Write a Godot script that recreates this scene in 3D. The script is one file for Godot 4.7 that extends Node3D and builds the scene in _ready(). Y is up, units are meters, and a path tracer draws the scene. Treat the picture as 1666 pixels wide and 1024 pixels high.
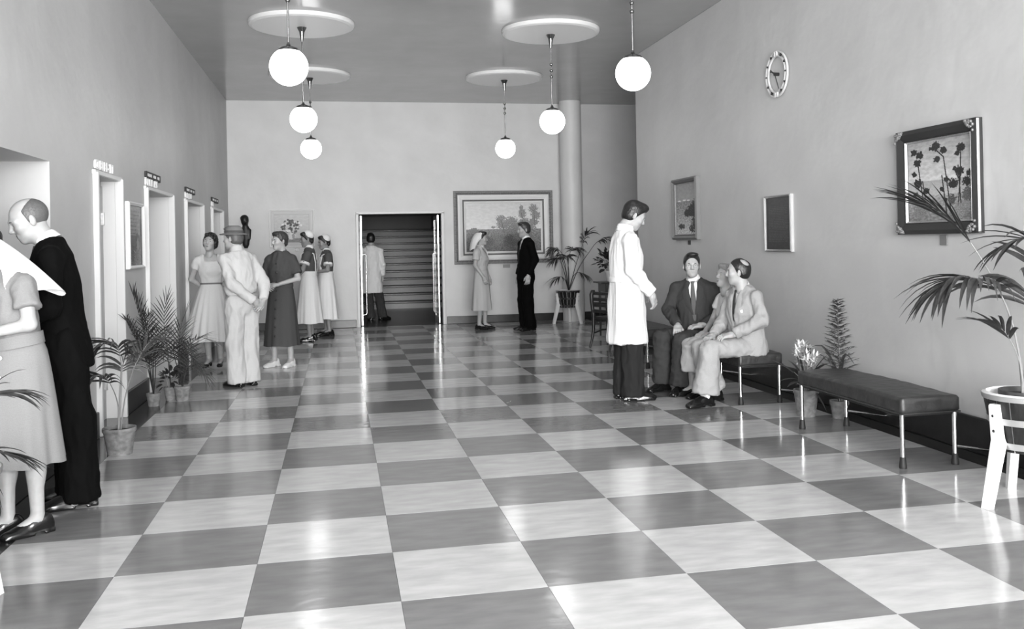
extends Node3D

# ------------------------------------------------------------------ mesh collector
class B:
	var v := PackedVector3Array()
	var n := PackedVector3Array()
	var uv := PackedVector2Array()
	var c := PackedColorArray()
	var idx := PackedInt32Array()
	var tint := Color(1, 1, 1)
	func vert(p: Vector3, nn: Vector3, t := Vector2.ZERO) -> int:
		v.append(p); n.append(nn); uv.append(t); c.append(tint)
		return v.size() - 1
	func tri(a: Vector3, b: Vector3, d: Vector3) -> void:          # clockwise from the front
		var nn := (d - a).cross(b - a).normalized()
		var i := vert(a, nn); vert(b, nn); vert(d, nn)
		idx.append_array([i, i + 1, i + 2])
	func quad(a: Vector3, b: Vector3, d: Vector3, e: Vector3, w := 1.0, h := 1.0) -> void:
		var nn := (d - a).cross(b - a).normalized()
		var i := vert(a, nn, Vector2(0, h)); vert(b, nn, Vector2(0, 0)); vert(d, nn, Vector2(w, 0)); vert(e, nn, Vector2(w, h))
		idx.append_array([i, i + 1, i + 2, i, i + 2, i + 3])
	func facing(pts: Array, out: Vector3) -> void:                  # a flat convex polygon turned to face out
		var nn: Vector3 = (pts[2] - pts[0]).cross(pts[1] - pts[0])
		var p := pts
		if nn.dot(out) < 0.0:
			p = pts.duplicate(); p.reverse(); nn = -nn
		nn = nn.normalized()
		var i := v.size()
		for q in p: vert(q, nn)
		for k in range(1, p.size() - 1): idx.append_array([i, i + k, i + k + 1])
	func box(at: Vector3, size: Vector3, bevel := 0.0, bs := Basis.IDENTITY) -> void:
		var h := size * 0.5
		var b := minf(bevel, minf(h.x, minf(h.y, h.z)) * 0.99)
		for ax in 3:
			for s: float in [-1.0, 1.0]:
				var u := (ax + 1) % 3; var w := (ax + 2) % 3
				var pts := []
				for q in [[-1, -1], [1, -1], [1, 1], [-1, 1]]:
					var p := Vector3.ZERO
					p[ax] = s * h[ax]; p[u] = q[0] * (h[u] - b); p[w] = q[1] * (h[w] - b)
					pts.append(at + bs * p)
				var o := Vector3.ZERO; o[ax] = s
				facing(pts, bs * o)
		if b <= 0.0: return
		for ax in 3:
			var u := (ax + 1) % 3; var w := (ax + 2) % 3
			for su: float in [-1.0, 1.0]:
				for sw: float in [-1.0, 1.0]:
					var pts := []
					for q in [[-1, 0], [1, 0], [1, 1], [-1, 1]]:
						var p := Vector3.ZERO
						p[ax] = q[0] * (h[ax] - b)
						p[u] = su * (h[u] - (b if q[1] else 0.0)); p[w] = sw * (h[w] - (0.0 if q[1] else b))
						pts.append(at + bs * p)
					var o := Vector3.ZERO; o[u] = su; o[w] = sw
					facing(pts, bs * o)
		for sx: float in [-1.0, 1.0]:
			for sy: float in [-1.0, 1.0]:
				for sz: float in [-1.0, 1.0]:
					var sg := Vector3(sx, sy, sz)
					var e := h - Vector3(b, b, b)
					facing([at + bs * (sg * Vector3(h.x, e.y, e.z)), at + bs * (sg * Vector3(e.x, h.y, e.z)), at + bs * (sg * Vector3(e.x, e.y, h.z))], bs * sg)
	func grid(rows: Array, wrap := true, flip := false) -> void:    # rows of points; columns run counter-clockwise round the way the rows go
		var nr := rows.size(); var m: int = rows[0].size()
		var cols := m + 1 if wrap else m
		var base := v.size()
		for i in nr:
			for j in cols:
				vert(rows[i][j % m], Vector3.ZERO, Vector2(float(j) / (cols - 1), 1.0 - float(i) / maxf(1.0, nr - 1)))
		var acc := PackedVector3Array(); acc.resize(nr * m)
		for i in nr - 1:
			for j in cols - 1:
				var a := base + i * cols + j; var b := a + 1; var d := b + cols; var e := a + cols
				if flip: idx.append_array([a, b, d, a, d, e])
				else: idx.append_array([a, d, b, a, e, d])
				var nn := (v[d] - v[a]).cross(v[e] - v[b])
				if flip: nn = -nn
				var j2 := (j + 1) % m
				acc[i * m + j] += nn; acc[i * m + j2] += nn; acc[(i + 1) * m + j] += nn; acc[(i + 1) * m + j2] += nn
		for i in nr:
			for j in cols: n[base + i * cols + j] = acc[i * m + j % m].normalized()
	func cap(row: PackedVector3Array, out: Vector3) -> void:
		var ctr := Vector3.ZERO
		for p in row: ctr += p
		ctr /= row.size()
		for j in row.size(): facing([ctr, row[j], row[(j + 1) % row.size()]], out)
	func ring(at: Vector3, x: Vector3, y: Vector3, m: int) -> PackedVector3Array:
		var r := PackedVector3Array()
		for j in m:
			var t := TAU * j / m
			r.append(at + x * cos(t) + y * sin(t))
		return r
	func tube(pts: Array, radii: Array, m := 10, caps := true, flat := 1.0, side := Vector3.ZERO) -> void:
		var rows := []
		var prev := Vector3.ZERO
		for i in pts.size():
			var t: Vector3 = (pts[mini(i + 1, pts.size() - 1)] - pts[maxi(i - 1, 0)]).normalized()
			var x := side if side != Vector3.ZERO else (prev if prev != Vector3.ZERO else (Vector3.UP if absf(t.y) < 0.9 else Vector3.RIGHT))
			x = (x - t * x.dot(t)).normalized()
			prev = x
			rows.append(ring(pts[i], x * radii[i], t.cross(x) * radii[i] * flat, m))
		grid(rows)
		if caps:
			cap(rows[0], pts[0] - pts[1]); cap(rows[-1], pts[-1] - pts[-2])
	func rod(a: Vector3, b: Vector3, r: float, r2 := -1.0, m := 12) -> void:
		tube([a, b], [r, r if r2 < 0 else r2], m)
	func lathe(prof: Array, m := 24, at := Vector3.ZERO, smooth := false, bs := Basis.IDENTITY) -> void:   # [radius, height] pairs from the bottom up, the outside first
		var rows := []
		for p in prof: rows.append(ring(at + bs * Vector3(0, p[1], 0), bs * Vector3(0, 0, p[0]), bs * Vector3(p[0], 0, 0), m))
		if smooth: grid(rows)
		else:
			for i in rows.size() - 1: grid([rows[i], rows[i + 1]])
	func ball(at: Vector3, r: Vector3, m := 16, bs := Basis.IDENTITY) -> void:
		var rows := []
		var k := maxi(6, m / 2)
		for i in k + 1:
			var a := -PI / 2 + PI * i / k
			var q := cos(a) if i > 0 and i < k else 0.001
			rows.append(ring(at + bs * Vector3(0, r.y * sin(a), 0), bs * Vector3(0, 0, r.z * q), bs * Vector3(r.x * q, 0, 0), m))
		grid(rows)
	func add(o: B, xf: Transform3D) -> void:
		var base := v.size()
		var flip := xf.basis.determinant() < 0.0
		var nb := xf.basis.inverse().transposed()
		for i in o.v.size():
			v.append(xf * o.v[i]); n.append((nb * o.n[i]).normalized()); uv.append(o.uv[i]); c.append(o.c[i])
		for i in range(0, o.idx.size(), 3):
			if flip: idx.append_array([base + o.idx[i], base + o.idx[i + 2], base + o.idx[i + 1]])
			else: idx.append_array([base + o.idx[i], base + o.idx[i + 1], base + o.idx[i + 2]])
	func moved(xf: Transform3D) -> B:
		var o := B.new(); o.add(self, xf); return o
	func mesh() -> ArrayMesh:
		var a := []; a.resize(Mesh.ARRAY_MAX)
		a[Mesh.ARRAY_VERTEX] = v; a[Mesh.ARRAY_NORMAL] = n; a[Mesh.ARRAY_TEX_UV] = uv; a[Mesh.ARRAY_COLOR] = c; a[Mesh.ARRAY_INDEX] = idx
		var m := ArrayMesh.new(); m.add_surface_from_arrays(Mesh.PRIMITIVE_TRIANGLES, a); return m

# ------------------------------------------------------------------ smooth bodies: distance fields meshed as surface nets
class Field:
	var kind := PackedInt32Array()      # 0 tapered capsule, 1 ellipsoid, 2 flat-ended cone, 3 stack of oval sections, 4 rounded box
	var a := PackedVector3Array()
	var b := PackedVector3Array()
	var ra := PackedFloat32Array()
	var rb := PackedFloat32Array()
	var k := PackedFloat32Array()
	var cut := PackedByteArray()        # 1: carved out of what came before
	var bs := []                        # turn into own axes
	var sec := []
	var lo := Vector3(1e9, 1e9, 1e9)
	var hi := Vector3(-1e9, -1e9, -1e9)
	var planes := []                    # [normal, offset]: only what lies below is kept
	var wobble: FastNoiseLite = null
	var amp := 0.0
	var stretch := Vector3.ONE
	var fold_axis := 0.0
	func _put(kd, pa, pb, r1, r2, kk, cc, bb, ss) -> void:
		kind.append(kd); a.append(pa); b.append(pb); ra.append(r1); rb.append(r2); k.append(kk); cut.append(cc); bs.append(bb); sec.append(ss)
	func _grow(p: Vector3, r: float) -> void:
		lo = lo.min(p - Vector3.ONE * r); hi = hi.max(p + Vector3.ONE * r)
	func cap(pa: Vector3, pb: Vector3, r1: float, r2: float, kk := 0.02, cc := 0) -> void:
		_put(0, pa, pb, r1, r2, kk, cc, Basis.IDENTITY, null)
		if not cc: _grow(pa, r1); _grow(pb, r2)
	func oval(p: Vector3, r: Vector3, kk := 0.02, cc := 0, turn := Basis.IDENTITY) -> void:
		_put(1, p, r, 0, 0, kk, cc, turn.transposed(), null)
		if not cc: _grow(p, maxf(r.x, maxf(r.y, r.z)))
	func cone(pa: Vector3, pb: Vector3, r1: float, r2: float, kk := 0.02, cc := 0) -> void:
		_put(2, pa, pb, r1, r2, kk, cc, Basis.IDENTITY, null)
		if not cc: _grow(pa, r1); _grow(pb, r2)
	func stack(xf: Transform3D, sections: Array, kk := 0.02, cc := 0) -> void:     # [y, rx, rz, shift x, shift z]
		var flat := PackedFloat32Array()
		for s in sections:
			flat.append_array([s[0], s[1], s[2], s[3] if s.size() > 3 else 0.0, s[4] if s.size() > 4 else 0.0])
			if not cc: _grow(xf * Vector3(flat[-2], s[0], flat[-1]), maxf(s[1], s[2]))
		_put(3, xf.origin, Vector3.ZERO, 0, 0, kk, cc, xf.basis.transposed(), flat)
	func block(p: Vector3, half: Vector3, r: float, kk := 0.02, cc := 0, turn := Basis.IDENTITY) -> void:
		_put(4, p, half, r, 0, kk, cc, turn.transposed(), null)
		if not cc: _grow(p, half.length() + r)
	func one(i: int, p: Vector3) -> float:
		var kd := kind[i]
		if kd == 0:
			var pa := p - a[i]; var ba := b[i] - a[i]
			var h := clampf(pa.dot(ba) / maxf(1e-9, ba.length_squared()), 0.0, 1.0)
			return (pa - ba * h).length() - lerpf(ra[i], rb[i], h)
		if kd == 1:
			var q: Vector3 = bs[i] * (p - a[i])
			var s := q / b[i]
			var k0 := s.length()
			var k1 := (s / b[i]).length()
			return k0 * (k0 - 1.0) / maxf(k1, 1e-6)
		if kd == 2:
			var pa := p - a[i]; var ba := b[i] - a[i]
			var L := ba.length()
			var h := pa.dot(ba) / (L * L)
			var rad := (pa - ba * h).length() - lerpf(ra[i], rb[i], clampf(h, 0.0, 1.0))
			return maxf(rad, maxf(-h * L, (h - 1.0) * L))
		if kd == 3:
			var q: Vector3 = bs[i] * (p - a[i])
			var f: PackedFloat32Array = sec[i]
			var m := f.size() / 5
			var j := 0
			while j < m - 2 and q.y > f[(j + 1) * 5]: j += 1
			var o := j * 5
			var h := clampf((q.y - f[o]) / (f[o + 5] - f[o]), 0.0, 1.0)
			h = h * h * (3.0 - 2.0 * h) * 0.5 + h * 0.5
			var rx := lerpf(f[o + 1], f[o + 6], h); var rz := lerpf(f[o + 2], f[o + 7], h)
			var x := q.x - lerpf(f[o + 3], f[o + 8], h); var z := q.z - lerpf(f[o + 4], f[o + 9], h)
			var s := Vector2(x / rx, z / rz)
			var k0 := s.length()
			var rad := (k0 - 1.0) * minf(rx, rz)
			if k0 > 0.01: rad = k0 * (k0 - 1.0) / maxf(Vector2(s.x / rx, s.y / rz).length(), 1e-6)
			return maxf(rad, maxf(f[0] - q.y, q.y - f[m * 5 - 5]))
		var qb: Vector3 = bs[i] * (p - a[i])
		var d := qb.abs() - b[i]
		return d.max(Vector3.ZERO).length() + minf(maxf(d.x, maxf(d.y, d.z)), 0.0) - ra[i]
	func at(p: Vector3, use: PackedInt32Array) -> float:
		var d := 10.0
		for i in use:
			var e := one(i, p)
			var kk := k[i]
			if cut[i]:
				e = -e
				var h := maxf(kk - absf(d - e), 0.0) / kk
				d = maxf(d, e) + h * h * kk * 0.25
			elif d > 9.0:
				d = e
			else:
				var h := maxf(kk - absf(d - e), 0.0) / kk
				d = minf(d, e) - h * h * kk * 0.25
		for pl in planes: d = maxf(d, pl[0].dot(p) - pl[1])
		return d
	func build(cell: float, out: B, xf := Transform3D.IDENTITY) -> void:
		var l := lo - Vector3.ONE * cell * 2.5
		var sz := (hi - lo + Vector3.ONE * cell * 5.0) / cell
		var BS := 4
		var bx := int(ceil(sz.x / BS)); var by := int(ceil(sz.y / BS)); var bz := int(ceil(sz.z / BS))
		var nx := bx * BS + 1; var ny := by * BS + 1; var nz := bz * BS + 1
		var val := PackedFloat32Array(); val.resize(nx * ny * nz); val.fill(100.0)
		var all := PackedInt32Array(range(kind.size()))
		var rad := cell * BS * 0.9
		var kmax := 0.0
		for q in k: kmax = maxf(kmax, q)
		var blocks := []
		for z in bz:
			for y in by:
				for x in bx:
					var ctr := l + Vector3(x + 0.5, y + 0.5, z + 0.5) * (cell * BS)
					var d := at(ctr, all)
					if absf(d) > rad * 1.5 + 0.004: continue
					var near := PackedInt32Array()
					for i in all:
						if one(i, ctr) < absf(d) + rad * 2.2 + kmax: near.append(i)
					for w in BS + 1:
						for vv in BS + 1:
							var row := ((z * BS + w) * ny + y * BS + vv) * nx + x * BS
							for u in BS + 1:
								if val[row + u] > 99.0:
									val[row + u] = at(l + Vector3(x * BS + u, y * BS + vv, z * BS + w) * cell, near)
					blocks.append(Vector3i(x, y, z))
		var vid := PackedInt32Array(); vid.resize(nx * ny * nz); vid.fill(-1)
		var pos := PackedVector3Array()
		var sy := nx; var szz := nx * ny
		var off := [0, 1, sy, sy + 1, szz, szz + 1, szz + sy, szz + sy + 1]
		var cellid := PackedInt32Array()
		for bk in blocks:
			for w in BS:
				for vv in BS:
					for u in BS:
						var ix: int = bk.x * BS + u; var iy: int = bk.y * BS + vv; var iz: int = bk.z * BS + w
						var c0 := (iz * ny + iy) * nx + ix
						var neg := 0
						for o in off:
							if val[c0 + o] < 0.0: neg += 1
						if neg == 0 or neg == 8: continue
						var sum := Vector3.ZERO; var cnt := 0
						for e in EDGES:
							var d1 := val[c0 + off[e[0]]]; var d2 := val[c0 + off[e[1]]]
							if (d1 < 0.0) != (d2 < 0.0):
								var t := d1 / (d1 - d2)
								sum += CORNER[e[0]].lerp(CORNER[e[1]], t); cnt += 1
						vid[c0] = pos.size(); cellid.append(c0)
						pos.append(l + (Vector3(ix, iy, iz) + sum / cnt) * cell)
		var nor := PackedVector3Array(); nor.resize(pos.size())
		var tris := PackedInt32Array()
		var axes := [[1, sy, szz], [sy, szz, 1], [szz, 1, sy]]
		for c0 in cellid:
			for ax in axes:
				var d1 := val[c0]; var d2 := val[c0 + ax[0]]
				if (d1 < 0.0) == (d2 < 0.0): continue
				var p0 := c0; var p1: int = c0 - ax[1]; var p2: int = c0 - ax[1] - ax[2]; var p3: int = c0 - ax[2]
				if p2 < 0: continue
				var q0 := vid[p0]; var q1 := vid[p1]; var q2 := vid[p2]; var q3 := vid[p3]
				if q0 < 0 or q1 < 0 or q2 < 0 or q3 < 0: continue
				if d1 >= 0.0:
					var s := q1; q1 = q3; q3 = s
				var nn := (pos[q2] - pos[q0]).cross(pos[q3] - pos[q1])
				nor[q0] += nn; nor[q1] += nn; nor[q2] += nn; nor[q3] += nn
				tris.append_array([q0, q2, q1, q0, q3, q2])
		var base := out.v.size()
		var flip := xf.basis.determinant() < 0.0
		var nb := xf.basis.inverse().transposed()
		for i in pos.size():
			var nn := nor[i].normalized()
			var p := pos[i]
			if wobble: p += nn * (wobble.get_noise_3dv(p * stretch) * amp)
			out.vert(xf * p, (nb * nn).normalized())
		if wobble:
			var acc := PackedVector3Array(); acc.resize(pos.size())
			for i in range(0, tris.size(), 3):
				var A := out.v[base + tris[i]]
				var fn := (out.v[base + tris[i + 2]] - A).cross(out.v[base + tris[i + 1]] - A)
				if flip: fn = -fn
				acc[tris[i]] += fn; acc[tris[i + 1]] += fn; acc[tris[i + 2]] += fn
			for i in pos.size(): out.n[base + i] = acc[i].normalized()
		for i in range(0, tris.size(), 3):
			if flip: out.idx.append_array([base + tris[i], base + tris[i + 2], base + tris[i + 1]])
			else: out.idx.append_array([base + tris[i], base + tris[i + 1], base + tris[i + 2]])
	const EDGES := [[0, 1], [2, 3], [4, 5], [6, 7], [0, 2], [1, 3], [4, 6], [5, 7], [0, 4], [1, 5], [2, 6], [3, 7]]
	const CORNER := [Vector3(0, 0, 0), Vector3(1, 0, 0), Vector3(0, 1, 0), Vector3(1, 1, 0), Vector3(0, 0, 1), Vector3(1, 0, 1), Vector3(0, 1, 1), Vector3(1, 1, 1)]

# ------------------------------------------------------------------ nodes, names, labels
var taken := {}
var M := {}

func numbered(called: String) -> String:
	taken[called] = taken.get(called, -1) + 1
	return called if taken[called] == 0 else "%s_%03d" % [called, taken[called]]

func tag(o: Node, label: String, category: String, group := "") -> void:
	o.set_meta("label", label); o.set_meta("category", category)
	if group: o.set_meta("group", group)

func thing(called: String, label: String, category: String, at := Vector3.ZERO, turn := 0.0, group := "") -> Node3D:
	var o := Node3D.new(); o.name = numbered(called); add_child(o)
	o.position = at; o.rotation.y = turn
	tag(o, label, category, group)
	return o

func part(called: String, m, material: Material, parent: Node, label := "") -> MeshInstance3D:
	var o := MeshInstance3D.new(); o.name = called
	o.mesh = m.mesh() if m is B else m
	o.material_override = material
	parent.add_child(o, true)
	if label: o.set_meta("label", label)
	return o

func struct(called: String, m, material: Material) -> MeshInstance3D:
	var o := part(called, m, material, self); o.set_meta("kind", "structure"); return o

# ------------------------------------------------------------------ materials
func grey(v: float) -> Color: return Color(v, v, v).linear_to_srgb()

func noise_tex(size: int, freq: float, a: float, b: float, sd: int, oct := 4, sharp := 1.0) -> ImageTexture:
	var f := FastNoiseLite.new(); f.seed = sd; f.frequency = freq; f.fractal_octaves = oct; f.noise_type = FastNoiseLite.TYPE_SIMPLEX_SMOOTH
	var src := f.get_seamless_image(size, size)
	src.convert(Image.FORMAT_L8)
	var d := src.get_data()
	for i in d.size():
		var t := d[i] / 255.0
		t = clampf((t - 0.5) * sharp + 0.5, 0.0, 1.0)
		d[i] = int(255.0 * clampf(lerpf(a, b, t), 0.0, 1.0))
	return ImageTexture.create_from_image(Image.create_from_data(size, size, false, Image.FORMAT_L8, d))

func bump_tex(size: int, freq: float, sd: int, strength: float, oct := 4) -> ImageTexture:
	var f := FastNoiseLite.new(); f.seed = sd; f.frequency = freq; f.fractal_octaves = oct; f.noise_type = FastNoiseLite.TYPE_SIMPLEX_SMOOTH
	var src := f.get_seamless_image(size, size)
	src.convert(Image.FORMAT_RGBA8)
	src.bump_map_to_normal_map(strength)
	return ImageTexture.create_from_image(src)

func mat(key: String, v: float, rough: float, o := {}) -> StandardMaterial3D:
	var m := StandardMaterial3D.new()
	m.resource_name = key
	m.albedo_color = grey(v); m.roughness = rough
	m.metallic = o.get("metal", 0.0)
	if o.has("spec"): m.metallic_specular = o.spec
	if o.has("tex"):
		m.albedo_texture = o.tex
	if o.has("bump"):
		m.normal_enabled = true; m.normal_texture = o.bump; m.normal_scale = o.get("depth", 1.0)
	if o.has("rough_tex"): m.roughness_texture = o.rough_tex
	if o.has("scale"):
		m.uv1_triplanar = true; m.uv1_world_triplanar = o.get("world", true)
		m.uv1_scale = o.scale if o.scale is Vector3 else Vector3.ONE * o.scale
		m.uv1_offset = o.get("offset", Vector3.ZERO)
	if o.has("coat"):
		m.clearcoat_enabled = true; m.clearcoat = o.coat; m.clearcoat_roughness = o.get("coat_rough", 0.1)
	if o.has("rim"): m.rim_enabled = true; m.rim = o.rim
	if o.has("back"): m.backlight_enabled = true; m.backlight = Color(o.back, o.back, o.back)
	if o.has("sss"): m.subsurf_scatter_enabled = true; m.subsurf_scatter_strength = o.sss
	if o.get("vertex", false): m.vertex_color_use_as_albedo = true
	if o.get("two", false): m.cull_mode = BaseMaterial3D.CULL_DISABLED
	M[key] = m
	return m

# ------------------------------------------------------------------ the hall
const XL := -0.855
const XR := 5.09
const YC := 4.017
const ZB := -12.31
const ZR := 9.0
const T := 0.61
const DOORS := [[-5.27, -6.73], [-7.67, -9.13], [-10.08, -11.36]]

func camera_and_light() -> void:
	var cam := Camera3D.new(); cam.name = "camera"
	var f := 1500.27
	var yaw := 0.20547; var pitch := -0.00247; var roll := -0.02022
	var fwd := Vector3(sin(yaw) * cos(pitch), -sin(pitch), -cos(yaw) * cos(pitch))
	var r := Vector3(cos(yaw), 0, sin(yaw))
	var u := r.cross(fwd)
	var r2 := r * cos(roll) + u * sin(roll)
	var u2 := u * cos(roll) - r * sin(roll)
	cam.transform = Transform3D(Basis(r2, u2, -fwd), Vector3(0.9993, 1.4356, 4.3708))
	cam.near = 0.05; cam.far = 120.0
	cam.projection = Camera3D.PROJECTION_FRUSTUM
	cam.size = 2.0 * 0.05 * 512.0 / f
	cam.frustum_offset = Vector2(833.0 - 863.19, 392.27 - 512.0) / f * 0.05
	add_child(cam); cam.current = true
	var e := Environment.new()
	e.background_mode = Environment.BG_SKY
	var sky := Sky.new(); var sm := ProceduralSkyMaterial.new()
	sm.sky_top_color = Color(0.8, 0.8, 0.8); sm.sky_horizon_color = Color(0.9, 0.9, 0.9)
	sm.ground_bottom_color = Color(0.3, 0.3, 0.3); sm.ground_horizon_color = Color(0.5, 0.5, 0.5)
	sky.sky_material = sm; e.sky = sky
	e.tonemap_mode = Environment.TONE_MAPPER_LINEAR
	e.tonemap_exposure = EXPOSURE
	e.sdfgi_enabled = true; e.ssao_enabled = true; e.ssil_enabled = true
	var we := WorldEnvironment.new(); we.name = "environment"; we.environment = e; add_child(we)
	# daylight through the glazed entrance front behind the camera: one soft light in each of its three bays
	for k in 3:
		var l := AreaLight3D.new(); l.name = "window_daylight_%d" % (k + 1)
		l.area_size = Vector2(1.62, 2.9); l.light_energy = WINDOW_ENERGY
		l.area_range = 60.0
		l.shadow_enabled = true
		l.position = Vector3(WIN_X[k], 2.15, ZR - 0.12)
		add_child(l)

const EXPOSURE := 1.03
const WINDOW_ENERGY := 70.0
const LAMP_ENERGY := 0.14
const WIN_X := [-0.04, 1.74, 3.52]

func materials() -> void:
	var plaster := noise_tex(256, 0.012, 0.95, 1.0, 3, 5)
	var fine := bump_tex(256, 0.05, 5, 2.0, 4)
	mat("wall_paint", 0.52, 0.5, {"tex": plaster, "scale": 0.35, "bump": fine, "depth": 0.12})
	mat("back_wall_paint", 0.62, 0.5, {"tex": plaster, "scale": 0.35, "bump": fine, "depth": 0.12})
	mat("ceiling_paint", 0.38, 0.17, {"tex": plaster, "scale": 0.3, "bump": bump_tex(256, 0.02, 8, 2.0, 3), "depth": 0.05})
	mat("white_trim", 0.66, 0.35)
	mat("disc_white", 0.75, 0.5)
	mat("skirting", 0.016, 0.36, {"tex": noise_tex(256, 0.03, 0.5, 1.0, 11, 5), "scale": 1.0})
	mat("border", 0.035, 0.14, {"tex": noise_tex(256, 0.02, 0.6, 1.0, 12, 5), "scale": Vector3(2.0, 1.0, 0.6)})
	mat("grout", 0.05, 0.6)
	var streak := []
	for k in 3: streak.append(noise_tex(512, 0.011, 0.9, 1.0, 20 + k, 6, 1.2))
	var ripple := bump_tex(512, 0.012, 31, 3.0, 4)
	for k in 6:
		var off := Vector3(0.37 * k, 0.1, 0.61 * k)
		mat("dark_tile_%d" % k, [0.225, 0.21, 0.24, 0.22, 0.235, 0.2][k], 0.13, {"tex": streak[k % 3], "scale": Vector3(0.55, 1.0, 1.7), "offset": off, "bump": ripple, "depth": 0.1})
		mat("light_tile_%d" % k, [0.58, 0.56, 0.61, 0.57, 0.59, 0.54][k], 0.13, {"tex": streak[(k + 1) % 3], "scale": Vector3(0.55, 1.0, 1.7), "offset": off, "bump": ripple, "depth": 0.1})
	mat("stair_paint", 0.42, 0.6, {"tex": plaster, "scale": 0.35})
	mat("terrazzo", 0.72, 0.5, {"tex": noise_tex(256, 0.12, 0.55, 1.0, 41, 3, 1.6), "scale": 4.0})
	mat("tread", 0.1, 0.4, {"tex": noise_tex(256, 0.12, 0.5, 1.0, 42, 3, 1.6), "scale": 4.0})
	mat("chrome", 0.72, 0.14, {"metal": 1.0})
	mat("steel_dull", 0.6, 0.3, {"metal": 1.0})
	mat("rubber", 0.012, 0.6)
	mat("black_gloss", 0.012, 0.25)
	mat("vinyl", 0.036, 0.42, {"bump": bump_tex(256, 0.03, 51, 4.0, 4), "scale": 2.5, "depth": 0.25, "tex": noise_tex(256, 0.01, 0.8, 1.0, 52)})
	mat("clay", 0.32, 0.85, {"tex": noise_tex(256, 0.02, 0.55, 1.0, 61, 5), "scale": 3.0, "bump": bump_tex(256, 0.05, 62, 2.0), "depth": 0.3})
	mat("soil", 0.03, 0.95, {"bump": bump_tex(128, 0.12, 65, 6.0), "scale": 6.0})
	mat("leaf", 0.058, 0.38, {"back": 0.12, "tex": noise_tex(128, 0.03, 0.6, 1.0, 71), "scale": 5.0})
	mat("leaf_pale", 0.12, 0.45, {"back": 0.18, "tex": noise_tex(128, 0.03, 0.6, 1.0, 72), "scale": 5.0})
	mat("leaf_dark", 0.02, 0.35, {"back": 0.05})
	mat("stem", 0.22, 0.5)
	mat("petal", 0.75, 0.6, {"back": 0.2})
	mat("dark_wood", 0.03, 0.35, {"tex": noise_tex(256, 0.02, 0.5, 1.0, 81, 4), "scale": Vector3(6, 1, 6)})
	mat("tub_wood", 0.013, 0.5, {"tex": noise_tex(256, 0.03, 0.3, 1.0, 82, 5, 1.5), "scale": Vector3(7, 1.2, 7), "bump": bump_tex(256, 0.03, 83, 5.0), "depth": 0.5})
	mat("white_paint", 0.78, 0.4)
	mat("band", 0.42, 0.4, {"metal": 0.6})
	mat("gilt", 0.5, 0.5, {"metal": 0.1, "tex": noise_tex(128, 0.06, 0.5, 1.0, 91, 3), "scale": 6.0})
	mat("frame_pale", 0.76, 0.45)
	mat("frame_dark", 0.025, 0.35)
	mat("frame_mid", 0.2, 0.35, {"metal": 0.3})
	mat("frame_silver", 0.72, 0.25, {"metal": 0.9})
	mat("statue", 0.006, 0.5)
	mat("glass", 0.9, 0.05)
	M.glass.transparency = BaseMaterial3D.TRANSPARENCY_ALPHA; M.glass.albedo_color = Color(0.9, 0.9, 0.9, 0.12)
	var gl := mat("lamp_opal", 0.9, 0.3)
	gl.emission_enabled = true; gl.emission = Color(1, 1, 1); gl.emission_energy_multiplier = 5.0

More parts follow.
